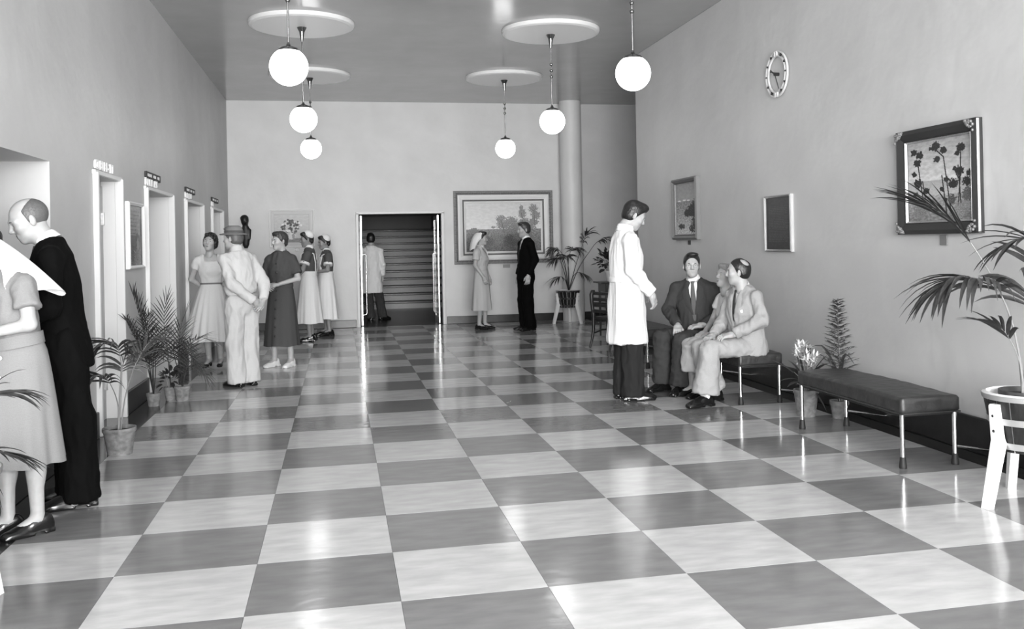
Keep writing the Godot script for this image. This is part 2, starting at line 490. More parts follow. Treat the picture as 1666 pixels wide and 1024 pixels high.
func hall() -> void:
	# left wall, with the hatch and four door recesses cut through it
	var b := B.new()
	var th := 0.9
	var xc := XL - th / 2
	var gaps := [[-0.6, -2.22, 1.05, 2.04], [-3.34, -4.17, 0.0, 2.04]]
	for d in DOORS: gaps.append([d[0], d[1], 0.0, 2.04])
	var z := ZR
	for gp in gaps:
		b.box(Vector3(xc, YC / 2, (z + gp[0]) / 2), Vector3(th, YC, z - gp[0]))
		b.box(Vector3(xc, (YC + gp[3]) / 2, (gp[0] + gp[1]) / 2), Vector3(th, YC - gp[3], gp[0] - gp[1]))
		if gp[2] > 0.0: b.box(Vector3(XL - 0.1, gp[2] / 2, (gp[0] + gp[1]) / 2), Vector3(0.2, gp[2], gp[0] - gp[1]))
		z = gp[1]
	b.box(Vector3(xc, YC / 2, (z + ZB) / 2), Vector3(th, YC, z - ZB))
	b.box(Vector3(XL - th - 0.05, YC / 2, (ZR + ZB) / 2), Vector3(0.1, YC, ZR - ZB))
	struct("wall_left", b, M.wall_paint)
	# right wall up to the corner of the alcove
	b = B.new()
	b.box(Vector3(XR + 0.15, YC / 2, (ZR - 7.9) / 2), Vector3(0.3, YC, ZR + 7.9), 0.004)
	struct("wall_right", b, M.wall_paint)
	b = B.new()
	b.box(Vector3(7.7, YC / 2, (-7.6 + ZB) / 2), Vector3(0.2, YC, -7.6 - ZB))
	b.box(Vector3(6.5, YC / 2, -7.65), Vector3(2.3, YC, 0.2))
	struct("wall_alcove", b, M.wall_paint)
	# back wall round the doorway to the stairs
	b = B.new()
	var d0 := 1.345; var d1 := 2.845; var dh := 2.015
	var zc := ZB - 0.125
	b.box(Vector3((XL - 1.0 + d0) / 2, YC / 2, zc), Vector3(d0 - XL + 1.0, YC, 0.25))
	b.box(Vector3((d1 + 7.8) / 2, YC / 2, zc), Vector3(7.8 - d1, YC, 0.25))
	b.box(Vector3((d0 + d1) / 2, (YC + dh) / 2, zc), Vector3(d1 - d0, YC - dh, 0.25))
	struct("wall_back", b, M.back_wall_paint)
	# front of the hall behind the camera: three tall window bays
	b = B.new()
	b.box(Vector3(2.1, 0.35, ZR + 0.15), Vector3(8.0, 0.7, 0.3))
	b.box(Vector3(2.1, 3.81, ZR + 0.15), Vector3(8.0, 0.42, 0.3))
	for x in [[-1.9, -0.86], [0.78, 0.92], [2.56, 2.7], [4.34, 6.1]]:
		b.box(Vector3((x[0] + x[1]) / 2, YC / 2, ZR + 0.15), Vector3(x[1] - x[0], YC, 0.3))
	struct("wall_front", b, M.wall_paint)
	for k in 3:
		b = B.new(); b.box(Vector3(WIN_X[k], 2.15, ZR + 0.2), Vector3(1.64, 2.9, 0.01))
		var w := struct("window_%d" % (k + 1), b, M.glass)
		b = B.new()
		for q in [-0.81, 0.0, 0.81]: b.box(Vector3(WIN_X[k] + q, 2.15, ZR + 0.16), Vector3(0.05, 2.9, 0.06))
		for q in [-1.42, 0.4, 1.42]: b.box(Vector3(WIN_X[k], 2.15 + q, ZR + 0.16), Vector3(1.64, 0.05, 0.06))
		part("window_frame", b, M.white_trim, w)
	# ceiling
	b = B.new(); b.box(Vector3(2.9, YC + 0.1, (ZR + ZB) / 2), Vector3(10.2, 0.2, ZR - ZB + 1.2))
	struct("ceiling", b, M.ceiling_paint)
	# round column in front of the back wall
	b = B.new(); b.lathe([[0.2, 0.0], [0.2, YC]], 40, Vector3(5.2, 0, -12.02), true)
	struct("column", b, M.back_wall_paint)
	# skirtings
	b = B.new()
	var edges := [ZR, -3.30]
	var runs := [[ZR, -3.29], [-4.21, -5.22], [-6.78, -7.62], [-9.18, -10.03], [-11.41, ZB]]
	for q in runs: b.box(Vector3(XL + 0.012, 0.1, (q[0] + q[1]) / 2), Vector3(0.024, 0.2, q[0] - q[1]), 0.006)
	struct("baseboard_left", b, M.skirting)
	b = B.new()
	b.box(Vector3(XR - 0.012, 0.118, (ZR - 7.9) / 2), Vector3(0.024, 0.236, ZR + 7.9), 0.006)
	struct("baseboard_right", b, M.skirting)
	b = B.new()
	b.box(Vector3((XL + 1.29) / 2, 0.069, ZB + 0.012), Vector3(1.29 - XL, 0.138, 0.024), 0.006)
	b.box(Vector3((2.9 + 7.6) / 2, 0.069, ZB + 0.012), Vector3(7.6 - 2.9, 0.138, 0.024), 0.006)
	struct("baseboard_back", b, M.skirting)
	# floor: slab, dark border strips, tiles laid one by one
	b = B.new(); b.box(Vector3(2.9, -0.111, (ZR + ZB) / 2 - 3.0), Vector3(10.2, 0.2, ZR - ZB + 8.0))
	var fl := struct("floor", b, M.grout)
	for s in [[XL - 0.9, -T], [8 * T, XR]]:
		for k in 7:
			if s[0] > 0.0 and k == 6: continue
			var z0 := ZR - k * 3.05; var z1 := maxf(z0 - 3.05, -7.9 if s[0] > 0.0 else ZB)
			b = B.new(); b.box(Vector3((s[0] + s[1]) / 2, -0.006, (z0 + z1) / 2), Vector3(s[1] - s[0] - 0.001, 0.012, z0 - z1 - 0.0006))
			part("border_strip", b, M.border, fl)
	b = B.new(); b.box(Vector3(0, -0.006, 0), Vector3(T - 0.0014, 0.012, T - 0.0014), 0.0003)
	var tile := b.mesh()
	b = B.new(); b.box(Vector3(0, -0.006, 0), Vector3(T - 0.0016, 0.012, T * 0.18), 0.0008)
	var part_tile := b.mesh()
	var rng := RandomNumberGenerator.new(); rng.seed = 5
	for j in range(-8, 21):
		for i in range(-1, 13):
			if i > 7 and j < 13: continue
			if i == 12 and j != 99: continue
			var dark := (i + j) % 2 == 0
			var o := part("floor_tile", part_tile if j == 20 else tile, M[("dark_tile_%d" if dark else "light_tile_%d") % rng.randi_range(0, 5)], fl)
			o.position = Vector3((i + 0.5) * T, rng.randf_range(-0.0004, 0.0), -(j + (0.09 if j == 20 else 0.5)) * T)
			if rng.randf() < 0.3: o.rotation.y = PI
	b = B.new()
	for j in range(-15, -8):
		for i in range(-1, 8):
			b.box(Vector3((i + 0.5) * T, -0.0062, -(j + 0.5) * T), Vector3(T - 0.0016, 0.012, T - 0.0016), 0.0008)
	var rest := part("tiles_behind", b, M.light_tile_0, fl); rest.set_meta("kind", "stuff")

func doorways() -> void:
	# frames of the left-hand openings, with their raised letters and name boards
	var n := 1
	var all := [[-3.34, -4.17]] + DOORS
	for d in all:
		var b := B.new()
		for q in [d[0] + 0.005, d[1] - 0.005]: b.box(Vector3(XL + 0.005, 1.03, q), Vector3(0.07, 2.06, 0.04), 0.004)
		var deep := 0.12 if n == 1 else 0.84
		b.box(Vector3(XL - 0.02 - deep / 2, 1.02, d[1] + 0.006), Vector3(deep, 2.04, 0.012)); b.box(Vector3(XL - 0.02 - deep / 2, 1.02, d[0] - 0.006), Vector3(deep, 2.04, 0.012))
		b.box(Vector3(XL + 0.0, 2.06, (d[0] + d[1]) / 2), Vector3(0.05, 0.035, d[0] - d[1] + 0.08), 0.003)
		struct("trim_%d" % n, b, M.white_trim)
		n += 1
	# inner faces of the three deep recesses
	for k in 3:
		var d: Array = DOORS[k]
		var b := B.new()
		b.box(Vector3(XL - 0.86, 1.02, (d[0] + d[1]) / 2), Vector3(0.04, 2.04, d[0] - d[1]))
		var dr := struct("door_%d" % (k + 2), b, M.wall_paint)
		b = B.new()
		for q in [-0.03, 0.03]: b.box(Vector3(XL - 0.83, 1.05, (d[0] + d[1]) / 2 + q), Vector3(0.03, 0.22, 0.02), 0.004)
		part("door_handle", b, M.chrome, dr)
	# swing door in the first, narrow opening
	var b := B.new()
	var leaf_x := XL - 0.15
	b.box(Vector3(leaf_x, 1.0, -3.755), Vector3(0.045, 2.0, 0.82), 0.003)
	var dr1 := struct("door_1", b, M.door_paint)
	b = B.new()
	var rows := []
	for r in [[0.19, 0.0], [0.19, 0.015], [0.165, 0.018], [0.165, 0.0]]: rows.append(r)
	b.lathe(rows, 28, Vector3(leaf_x + 0.0226, 1.5, -3.755), false, Basis(Vector3(0, 0, 1), Vector3(1, 0, 0), Vector3(0, 1, 0)))
	part("porthole_rim", b, M.white_trim, dr1)
	b = B.new()
	b.lathe([[0.001, 0.004], [0.165, 0.004]], 28, Vector3(leaf_x + 0.0226, 1.5, -3.755), false, Basis(Vector3(0, 0, 1), Vector3(1, 0, 0), Vector3(0, 1, 0)).scaled(Vector3(1, 1, 1)))
	b.ball(Vector3(leaf_x + 0.0236, 1.5, -3.755), Vector3(0.006, 0.165, 0.165), 24)
	part("porthole_glass", b, M.porthole, dr1)
	b = B.new(); b.box(Vector3(leaf_x + 0.03, 1.08, -3.44), Vector3(0.012, 0.3, 0.08), 0.004); b.rod(Vector3(leaf_x + 0.05, 1.0, -3.44), Vector3(leaf_x + 0.05, 1.16, -3.44), 0.01)
	part("push_plate", b, M.steel_dull, dr1)
	for y in [0.3, 1.72]:
		b = B.new(); b.box(Vector3(leaf_x + 0.03, y, -4.155), Vector3(0.02, 0.11, 0.03), 0.003)
		part("hinge", b, M.steel_dull, dr1)
	# raised letters on the frame heads
	var font := SystemFont.new(); font.font_names = PackedStringArray(["Droid Sans"]); font.font_weight = 700
	var words := [["CIBIBL-TI", -3.33, 0.62, 0.085], ["ILKN AB", -5.25, 0.62, 0.085], ["ILAU", -7.65, 0.55, 0.085], ["IL", -10.06, 0.3, 0.085]]
	var what := ["raised white letters over the porthole door", "raised white letters over the opening beyond the framed notice", "raised white letters over the opening behind the woman in the full skirt", "raised white letters over the farthest opening on the left wall"]
	for k in 4:
		var w: Array = words[k]
		var o := thing("lettering", what[k], "lettering", Vector3(XL + 0.012, 2.078, w[1]), 0.0, "raised letters over the left openings")
		var x := 0.0
		var step: float = w[2] / w[0].length()
		for ch in w[0]:
			if ch == " ": x += step; continue
			var t := TextMesh.new(); t.text = ch; t.font = font; t.font_size = 40; t.pixel_size = w[3] / 34.0; t.depth = 0.018
			t.horizontal_alignment = HORIZONTAL_ALIGNMENT_LEFT; t.vertical_alignment = VERTICAL_ALIGNMENT_BOTTOM
			var l := part("letter", t, M.letter_white, o)
			l.rotation.y = PI / 2; l.position = Vector3(0, -0.016, -x)
			x += step
	var boards := ["black name board above the second opening, next to the framed notice", "black name board above the third opening, behind the woman in the full skirt", "black name board above the farthest opening, near the corner"]
	for k in 3:
		var d: Array = DOORS[k]
		var o := thing("name_board", boards[k], "sign", Vector3(XL, 2.19, d[0] - 0.01), 0.0, "name boards over the openings")
		b = B.new(); b.box(Vector3(0.012, 0, -0.36), Vector3(0.022, 0.07, 0.72), 0.003)
		part("board", b, M.rubber, o)
		var at := 0.03
		for run in [6, 4, 3]:
			for q in run:
				b = B.new(); b.box(Vector3(0.0235, 0.0, -at - 0.014), Vector3(0.002, 0.03 if q % 3 else 0.026, 0.024))
				part("letter", b, M.letter_white, o); at += 0.037
			at += 0.07

func stairwell() -> void:
	var b := B.new()
	var z0 := ZB - 0.25; var z1 := -16.9
	# landing, steps and the dark shaft that holds them
	b.box(Vector3(2.1, 0.0 - 0.006, (z0 + z1) / 2 + 0.12), Vector3(2.6, 0.012, z0 - z1 + 0.26))
	var land := struct("floor_landing", b, M.landing)
	for q in [["wall_stair_left", 0.55], ["wall_stair_right", 3.75]]:
		b = B.new(); b.box(Vector3(q[1], 2.1, -17.6), Vector3(0.2, 4.6, 10.2)); struct(q[0], b, M.stair_paint)
	b = B.new(); b.box(Vector3(2.15, 2.1, -22.6), Vector3(3.4, 4.6, 0.2)); struct("wall_stair_back", b, M.stair_paint)
	b = B.new(); b.box(Vector3(2.15, 2.195, -14.83), Vector3(3.0, 0.15, 4.54)); struct("ceiling_passage", b, M.stair_paint)  # unseen ceiling, set low so less light reaches the stair shaft
	b = B.new(); b.box(Vector3(2.15, 4.3, -19.8), Vector3(3.0, 0.15, 5.4)); struct("ceiling_stairs", b, M.stair_paint)
	b = B.new(); b.box(Vector3(2.15, 3.2, -17.15), Vector3(3.0, 2.1, 0.1)); struct("wall_stair_front", b, M.stair_paint)
	var o := thing("staircase", "wide terrazzo staircase rising in the dark beyond the open doorway", "staircase", Vector3(2.15, 0, z1))
	b = B.new(); b.box(Vector3(0, 0.058, -0.16), Vector3(2.96, 0.116, 0.3))
	var step := b.mesh()
	b = B.new(); b.box(Vector3(0, 0.1425, -0.143), Vector3(2.96, 0.053, 0.37), 0.01)
	var tread := b.mesh()
	b = B.new(); b.box(Vector3(0, 1.79, -4.35), Vector3(2.96, 0.13, 2.4))
	part("half_landing", b, M.tread, o)
	for k in 11:
		var s := part("step", step, M.terrazzo, o); s.position = Vector3(0, 0.169 * k, -0.3 * k)
		part("tread", tread, M.tread, s)
	# door frame and the two leaves folded back into the passage
	b = B.new()
	for x in [1.335, 2.855]: b.box(Vector3(x, 1.015, ZB + 0.0), Vector3(0.05, 2.03, 0.08), 0.005)
	b.box(Vector3(2.095, 2.032, ZB + 0.0), Vector3(1.57, 0.045, 0.08), 0.005)
	struct("trim_5", b, M.steel_trim)
	var k := 5
	for s in [[1.40, 1.0], [2.79, -1.0]]:
		b = B.new()
		var x: float = s[0]; var q: float = s[1]
		b.box(Vector3(x, 1.0, z0 + 0.02), Vector3(0.03, 1.98, 0.05), 0.004); b.box(Vector3(x, 1.0, z0 - 0.66), Vector3(0.018, 1.98, 0.05), 0.004)
		b.box(Vector3(x, 0.06, z0 - 0.32), Vector3(0.018, 0.1, 0.68), 0.004); b.box(Vector3(x, 1.95, z0 - 0.32), Vector3(0.018, 0.08, 0.68), 0.004)
		var dr := struct("door_%d" % k, b, M.chrome); k += 1
		b = B.new(); b.box(Vector3(x, 1.0, z0 - 0.32), Vector3(0.008, 1.82, 0.62))
		part("door_pane", b, M.glass, dr)
		b = B.new()
		var hx := x + q * 0.085; var hz := z0 - 0.1
		b.tube([Vector3(x + q * 0.02, 1.29, hz), Vector3(hx - q * 0.02, 1.29, hz), Vector3(hx, 1.27, hz), Vector3(hx, 0.22, hz), Vector3(hx - q * 0.025, 0.195, hz), Vector3(x + q * 0.02, 0.19, hz)], [0.011, 0.011, 0.011, 0.011, 0.011, 0.011], 10)
		part("door_handle", b, M.chrome, dr)

func lamps() -> void:
	var spots := [[0.633, -3.36, "globe pendant lamp nearest the camera on the left"], [3.56, -3.36, "globe pendant lamp nearest the right wall, in front of the corner"], [0.636, -6.5, "middle globe pendant lamp of the left row"], [3.571, -6.53, "globe pendant lamp hanging before the round column"], [0.629, -9.73, "farthest globe pendant lamp of the left row"], [3.555, -9.65, "farthest globe pendant lamp of the right row, above the landscape painting"]]
	for s in spots:
		var o := thing("pendant_lamp", s[2], "lamp", Vector3(s[0], YC - 0.055, s[1]), 0.0, "white globe pendant lamps")
		var gy := 2.91 - YC + 0.055
		var b := B.new(); b.lathe([[0.012, -0.16], [0.03, -0.05], [0.055, 0.0]], 20)
		part("ceiling_rose", b, M.chrome_dark, o)
		b = B.new(); b.rod(Vector3(0, gy + 0.15, 0), Vector3(0, -0.1, 0), 0.0075)
		part("rod", b, M.chrome_dark, o)
		for k in 3:
			b = B.new(); b.ball(Vector3(0, -0.36 - 0.075 * k, 0), Vector3.ONE * 0.021, 14)
			part("bead", b, M.chrome_dark, o)
		b = B.new(); b.lathe([[0.095, gy + 0.125], [0.07, gy + 0.152], [0.02, gy + 0.17], [0.008, gy + 0.2]], 24, Vector3.ZERO, true)
		part("gallery", b, M.chrome_dark, o)
		b = B.new(); b.ball(Vector3(0, gy, 0), Vector3.ONE * 0.155, 40)
		part("globe", b, M.lamp_opal, o)
		var l := OmniLight3D.new(); l.name = "lamp_light"; l.light_energy = LAMP_ENERGY; l.light_size = 0.15; l.omni_range = 40.0; l.omni_attenuation = 2.0; l.shadow_enabled = true
		l.position = Vector3(0, gy, 0); o.add_child(l)
		var disc := {"-3.36": "round white ceiling disc over a nearest pendant lamp"}
		b = B.new(); b.lathe([[0.001, -0.0], [0.55, 0.0], [0.585, 0.012], [0.595, 0.035], [0.595, 0.054]], 56, Vector3(0, 0, 0), false)
		var names := {0: "round white ceiling disc over the left near pendant lamp, above the frame", 1: "round white ceiling disc over the right near pendant lamp, above the frame", 2: "largest white ceiling disc in view, in the left row", 3: "larger white ceiling disc of the right row, above the column lamp", 4: "far white ceiling disc of the left row, partly behind a globe", 5: "far white ceiling disc of the right row, above the landscape painting"}
		var dd := thing("ceiling_disc", names[spots.find(s)], "ceiling disc", Vector3(s[0], YC - 0.054, s[1]), 0.0, "white ceiling discs")
		part("plate", b, M.disc_white, dd)

func more_materials() -> void:
	mat("door_paint", 0.3, 0.4)
	mat("porthole", 0.02, 0.05)
	mat("letter_white", 0.75, 0.5)
	mat("landing", 0.03, 0.25)
	mat("steel_trim", 0.62, 0.4)
	mat("chrome_dark", 0.25, 0.2, {"metal": 1.0})
	mat("dark_pot", 0.06, 0.6, {"tex": noise_tex(128, 0.03, 0.6, 1.0, 64), "scale": 4.0})
	mat("pale_pot", 0.55, 0.5)
	mat("mount", 0.6, 0.8)
	mat("clock_ring", 0.6, 0.35)

# ------------------------------------------------------------------ furniture
func make_bench(z_near: float, z_far: float, label: String) -> void:
	var o := thing("bench", label, "bench", Vector3(4.565, 0, (z_near + z_far) / 2), 0.0, "upholstered benches along the right wall")
	var len := z_near - z_far
	# padded seat: a rounded slab whose top is slightly crowned and creased
	var f := Field.new()
	f.block(Vector3(0, 0.385, 0), Vector3(0.205 - 0.018, 0.052 - 0.018, len / 2 + 0.03 - 0.018), 0.018)
	f.oval(Vector3(0, 0.425, 0), Vector3(0.2, 0.022, len / 2), 0.03)
	f.wobble = FastNoiseLite.new(); f.wobble.seed = int(z_near * 10); f.wobble.frequency = 9.0; f.amp = 0.004
	var b := B.new(); f.build(0.014, b)
	var seat := part("seat", b, M.vinyl, o)
	b = B.new()
	for s: float in [-1.0, 1.0]:
		b.rod(Vector3(s * 0.203, 0.337, -len / 2 - 0.028), Vector3(s * 0.203, 0.337, len / 2 + 0.028), 0.005)
		b.rod(Vector3(-0.203, 0.337, s * (len / 2 + 0.028)), Vector3(0.203, 0.337, s * (len / 2 + 0.028)), 0.005)
	part("piping", b, M.vinyl, seat)
	b = B.new(); b.box(Vector3(0, 0.325, 0), Vector3(0.36, 0.024, len - 0.02), 0.003)
	part("under_frame", b, M.rubber, o)
	for s in [[-0.182, len / 2], [-0.182, -len / 2], [0.182, len / 2], [0.182, -len / 2]]:
		b = B.new(); b.rod(Vector3(s[0], 0.02, s[1]), Vector3(s[0], 0.33, s[1]), 0.0145, -1, 16)
		var lg := part("leg", b, M.chrome, o)
		b = B.new(); b.lathe([[0.023, 0.0], [0.024, 0.012], [0.0175, 0.068], [0.0146, 0.07]], 16, Vector3(s[0], 0, s[1]))
		part("rubber_foot", b, M.rubber, lg)
	for s: float in [-1.0, 1.0]:
		b = B.new(); b.rod(Vector3(0.182, 0.115, s * len / 2), Vector3(0.5, 0.06, s * len / 2), 0.008)
		part("wall_stay", b, M.chrome, o)

func make_chair() -> void:
	var o := thing("wooden_armchair", "dark bentwood armchair half hidden behind the man in the long white coat", "chair", Vector3(4.68, 0, -7.62), 0.35)
	# back is on the -x side, the sitter would face +x
	for s: float in [-1.0, 1.0]:
		var b := B.new()
		b.tube([Vector3(-0.31, 0.0, s * 0.22), Vector3(-0.27, 0.12, s * 0.22), Vector3(-0.245, 0.25, s * 0.22), Vector3(-0.24, 0.42, s * 0.22), Vector3(-0.265, 0.62, s * 0.22), Vector3(-0.27, 0.72, s * 0.22), Vector3(-0.25, 0.765, s * 0.22), Vector3(-0.22, 0.765, s * 0.22)], [0.014, 0.018, 0.022, 0.024, 0.026, 0.028, 0.025, 0.018], 10)
		part("back_leg", b, M.dark_wood, o)
		b = B.new()
		b.tube([Vector3(0.25, 0.0, s * 0.22), Vector3(0.235, 0.2, s * 0.22), Vector3(0.235, 0.42, s * 0.22), Vector3(0.245, 0.5, s * 0.225), Vector3(0.235, 0.55, s * 0.225), Vector3(0.18, 0.575, s * 0.225), Vector3(0.0, 0.58, s * 0.225), Vector3(-0.25, 0.6, s * 0.22)], [0.016, 0.019, 0.022, 0.024, 0.024, 0.024, 0.02, 0.016], 10)
		part("arm", b, M.dark_wood, o)
	for q in [0.5, 0.58, 0.66, 0.74]:
		var b := B.new(); b.box(Vector3(-0.255, q, 0), Vector3(0.018, 0.045, 0.42), 0.006)
		part("back_slat", b, M.dark_wood, o)
	var b := B.new(); b.box(Vector3(0, 0.40, 0), Vector3(0.5, 0.05, 0.46), 0.018)
	part("seat", b, M.dark_wood, o)
	for s: float in [-0.2, 0.2]:
		b = B.new(); b.tube([Vector3(-0.24, 0.2, s), Vector3(-0.12, 0.235, s), Vector3(0.12, 0.235, s), Vector3(0.235, 0.2, s)], [0.011, 0.011, 0.011, 0.011], 8)
		part("stretcher", b, M.dark_wood, o)

func make_table() -> void:
	var o := thing("side_table", "small dark side table carrying a potted plant beside the column", "table", Vector3(5.06, 0, -9.05))
	var b := B.new(); b.box(Vector3(0, 0.822, 0), Vector3(0.5, 0.024, 0.46), 0.006)
	part("table_top", b, M.dark_wood, o)
	b = B.new(); b.box(Vector3(0.02, 0.745, 0), Vector3(0.4, 0.13, 0.4), 0.004)
	part("apron", b, M.dark_wood, o)
	for s in [[-0.16, 0.18], [0.2, 0.18], [-0.16, -0.18], [0.2, -0.18]]:
		b = B.new(); b.tube([Vector3(s[0], 0, s[1]), Vector3(s[0], 0.7, s[1])], [0.014, 0.02], 8)
		part("leg", b, M.dark_wood, o)

# ------------------------------------------------------------------ plants
func pot_parts(o: Node3D, r: float, h: float, m: Material, rim := 0.028) -> void:
	var b := B.new()
	var rb := r * 0.72
	b.lathe([[0.001, 0.0], [rb, 0.0], [lerpf(rb, r * 0.94, 0.5), (h - rim) * 0.5], [r * 0.94, h - rim], [r, h - rim], [r * 1.01, h - rim * 0.5], [r, h], [r - 0.011, h], [r * 0.86, h - 0.03]], 28)
	var p := part("pot", b, m, o)
	b = B.new(); b.lathe([[r * 0.88, h - 0.026], [0.001, h - 0.018]], 20)
	part("soil", b, M.soil, p)

func leaflet(b: B, base: Vector3, dir: Vector3, up: Vector3, length: float, width: float, droop: float, segs := 5) -> void:
	# a tapered blade, folded along its rib and bending down with its weight; two thin skins
	var l: Array[Vector3] = []; var r: Array[Vector3] = []; var c: Array[Vector3] = []
	var p := base
	var d := dir
	for i in segs + 1:
		var t := float(i) / segs
		var w := width * (0.35 + 0.65 * sin(minf(1.0, t * 2.2) * PI / 2)) * (1.0 - pow(t, 2.2)) * 0.5 + 0.0006
		var side := d.cross(up)
		if side.length() < 0.05: side = d.cross(Vector3(0.3, 0.2, 1))
		side = side.normalized()
		var nn := side.cross(d).normalized()
		c.append(p - nn * w * 0.35); l.append(p - side * w); r.append(p + side * w)
		d = (d + Vector3.DOWN * droop * (0.5 + t) / segs).normalized()
		p += d * (length / segs)
	b.grid([PackedVector3Array(l), PackedVector3Array(c), PackedVector3Array(r)], false)

func smooth_path(pts: Array, m: int) -> Array:
	var cv := Curve3D.new()
	for i in pts.size():
		var a: Vector3 = pts[maxi(i - 1, 0)]; var e: Vector3 = pts[mini(i + 1, pts.size() - 1)]
		var t := (e - a) / 6.0
		cv.add_point(pts[i], -t, t)
	var out := []
	var L := cv.get_baked_length()
	for i in m + 1: out.append(cv.sample_baked(L * i / m, true))
	return out

func frond(o: Node3D, raw: Array, n: int, length: float, width: float, start: float, droop: float, m: Material, sd: int, split := false, stem_r := 0.006, fwd := 0.75, fan := false) -> void:
	var rng := RandomNumberGenerator.new(); rng.seed = sd
	var pts := []
	for q in raw: pts.append(Vector3(q[0], q[1], q[2]) - o.position)
	var path := smooth_path(pts, 24)
	var b := B.new()
	var rad := []
	for i in 25: rad.append(lerpf(stem_r, stem_r * 0.25, i / 24.0))
	b.tube(path, rad, 6)
	var host := part("frond", b, M.stem if split else m, o)
	var all := B.new()
	for k in n:
		var t := lerpf(start, 1.0, (k + 0.5) / n)
		var fi := t * 24.0
		var i := mini(int(fi), 23)
		var p: Vector3 = path[i].lerp(path[i + 1], fi - i)
		var tan: Vector3 = (path[i + 1] - path[i]).normalized()
		var up := Vector3.UP - tan * tan.y
		if up.length() < 0.2: up = Vector3(0.4, 0.2, 0.6) - tan * tan.dot(Vector3(0.4, 0.2, 0.6))
		up = up.normalized()
		var side := tan.cross(up).normalized()
		for s: float in [-1.0, 1.0]:
			var u := (t - start) / (1.0 - start)
			var dir := (side * s * (1.0 - 0.55 * u) + tan * (fwd + 0.7 * u) + up * rng.randf_range(-0.05, 0.3)).normalized()
			var len := length * (0.65 + 0.5 * sin(PI * clampf(u * 0.85 + 0.1, 0, 1))) * rng.randf_range(0.85, 1.1)
			if o.position.x < 0.0 and o.position.x + p.x + dir.x * len < -0.84: dir = Vector3(absf(dir.x) * 0.15, dir.y, dir.z).normalized()   # blades turn away from the wall
			var lb := B.new() if split else all
			leaflet(lb, p, dir, up, len, width * rng.randf_range(0.8, 1.15), droop * rng.randf_range(0.7, 1.3), 6 if split else 4)
			if split: part("leaflet", lb, m, host)
	var tip := B.new() if split else all
	leaflet(tip, path[24], (path[24] - path[22]).normalized(), Vector3.UP, length * 0.8, width, droop)
	if split: part("leaflet", tip, m, host)
	else: part("leaflets", all, m, host)

func tub_planter(at: Vector3, turn: float, label: String, planter_wood: Material, hoop: Material) -> Node3D:
	var o := thing("tub_planter", label, "planter", at, turn, "banded tubs on white splayed legs")
	var b := B.new()
	b.lathe([[0.001, 0.29], [0.145, 0.29], [0.2, 0.575], [0.215, 0.585], [0.195, 0.592], [0.165, 0.45]], 40)
	part("lining", b, M.white_paint, o)
	# staves
	for k in 18:
		b = B.new()
		var a0 := TAU * k / 18 + 0.012; var a1 := TAU * (k + 1) / 18 - 0.012
		var rows := []
		for q in [[0.154, 0.285], [0.185, 0.43], [0.213, 0.578]]:
			var row := PackedVector3Array()
			for j in 4:
				var a := lerpf(a0, a1, j / 3.0)
				row.append(Vector3(sin(a) * q[0], q[1], cos(a) * q[0]))
			rows.append(row)
		b.grid(rows, false)
		part("stave", b, planter_wood, o)
	for q in [[0.157, 0.3, 0.165, 0.335], [0.1865, 0.43, 0.194, 0.465], [0.2125, 0.558, 0.218, 0.585]]:
		b = B.new(); b.lathe([[q[0] - 0.004, q[1]], [q[0] + 0.003, q[1]], [q[2] + 0.003, q[3]], [q[2] - 0.004, q[3]]], 40)
		part("band", b, hoop, o)
	for k in 3:
		var a := TAU * k / 3
		var out := Vector3(sin(a), 0, cos(a)); var side := Vector3(cos(a), 0, -sin(a))
		b = B.new()
		var prof := [[0.205, 0.54], [0.232, 0.54], [0.24, 0.53], [0.228, 0.35], [0.305, 0.0], [0.262, 0.0], [0.165, 0.33], [0.178, 0.36]]
		for s: float in [-1.0, 1.0]:
			var poly := []
			for q in prof: poly.append(out * q[0] + Vector3.UP * q[1] + side * (s * 0.022))
			b.facing([poly[0], poly[1], poly[2], poly[3], poly[7]], side * s)
			b.facing([poly[3], poly[4], poly[5], poly[6], poly[7]], side * s)
		for j in prof.size():
			var q0: Array = prof[j]; var q1: Array = prof[(j + 1) % prof.size()]
			var e := Vector2(q1[0] - q0[0], q1[1] - q0[1])
			b.facing([out * q0[0] + Vector3.UP * q0[1] - side * 0.022, out * q1[0] + Vector3.UP * q1[1] - side * 0.022, out * q1[0] + Vector3.UP * q1[1] + side * 0.022, out * q0[0] + Vector3.UP * q0[1] + side * 0.022], out * e.y * -1.0 + Vector3.UP * e.x)
		var lg := part("leg", b, M.white_paint, o)
		for y in [0.40, 0.48]:
			b = B.new(); b.ball(out * lerpf(0.228, 0.236, (y - 0.36) / 0.17) + Vector3.UP * y, Vector3.ONE * 0.008, 8)
			part("bolt", b, M.rubber, lg)
	return o

func palm_in(at: Vector3, label: String, r: float, h: float, fronds: Array, group := "") -> Node3D:
	var o := thing("potted_palm", label, "potted plant", at, 0.0, group)
	pot_parts(o, r, h, M.clay)
	return o

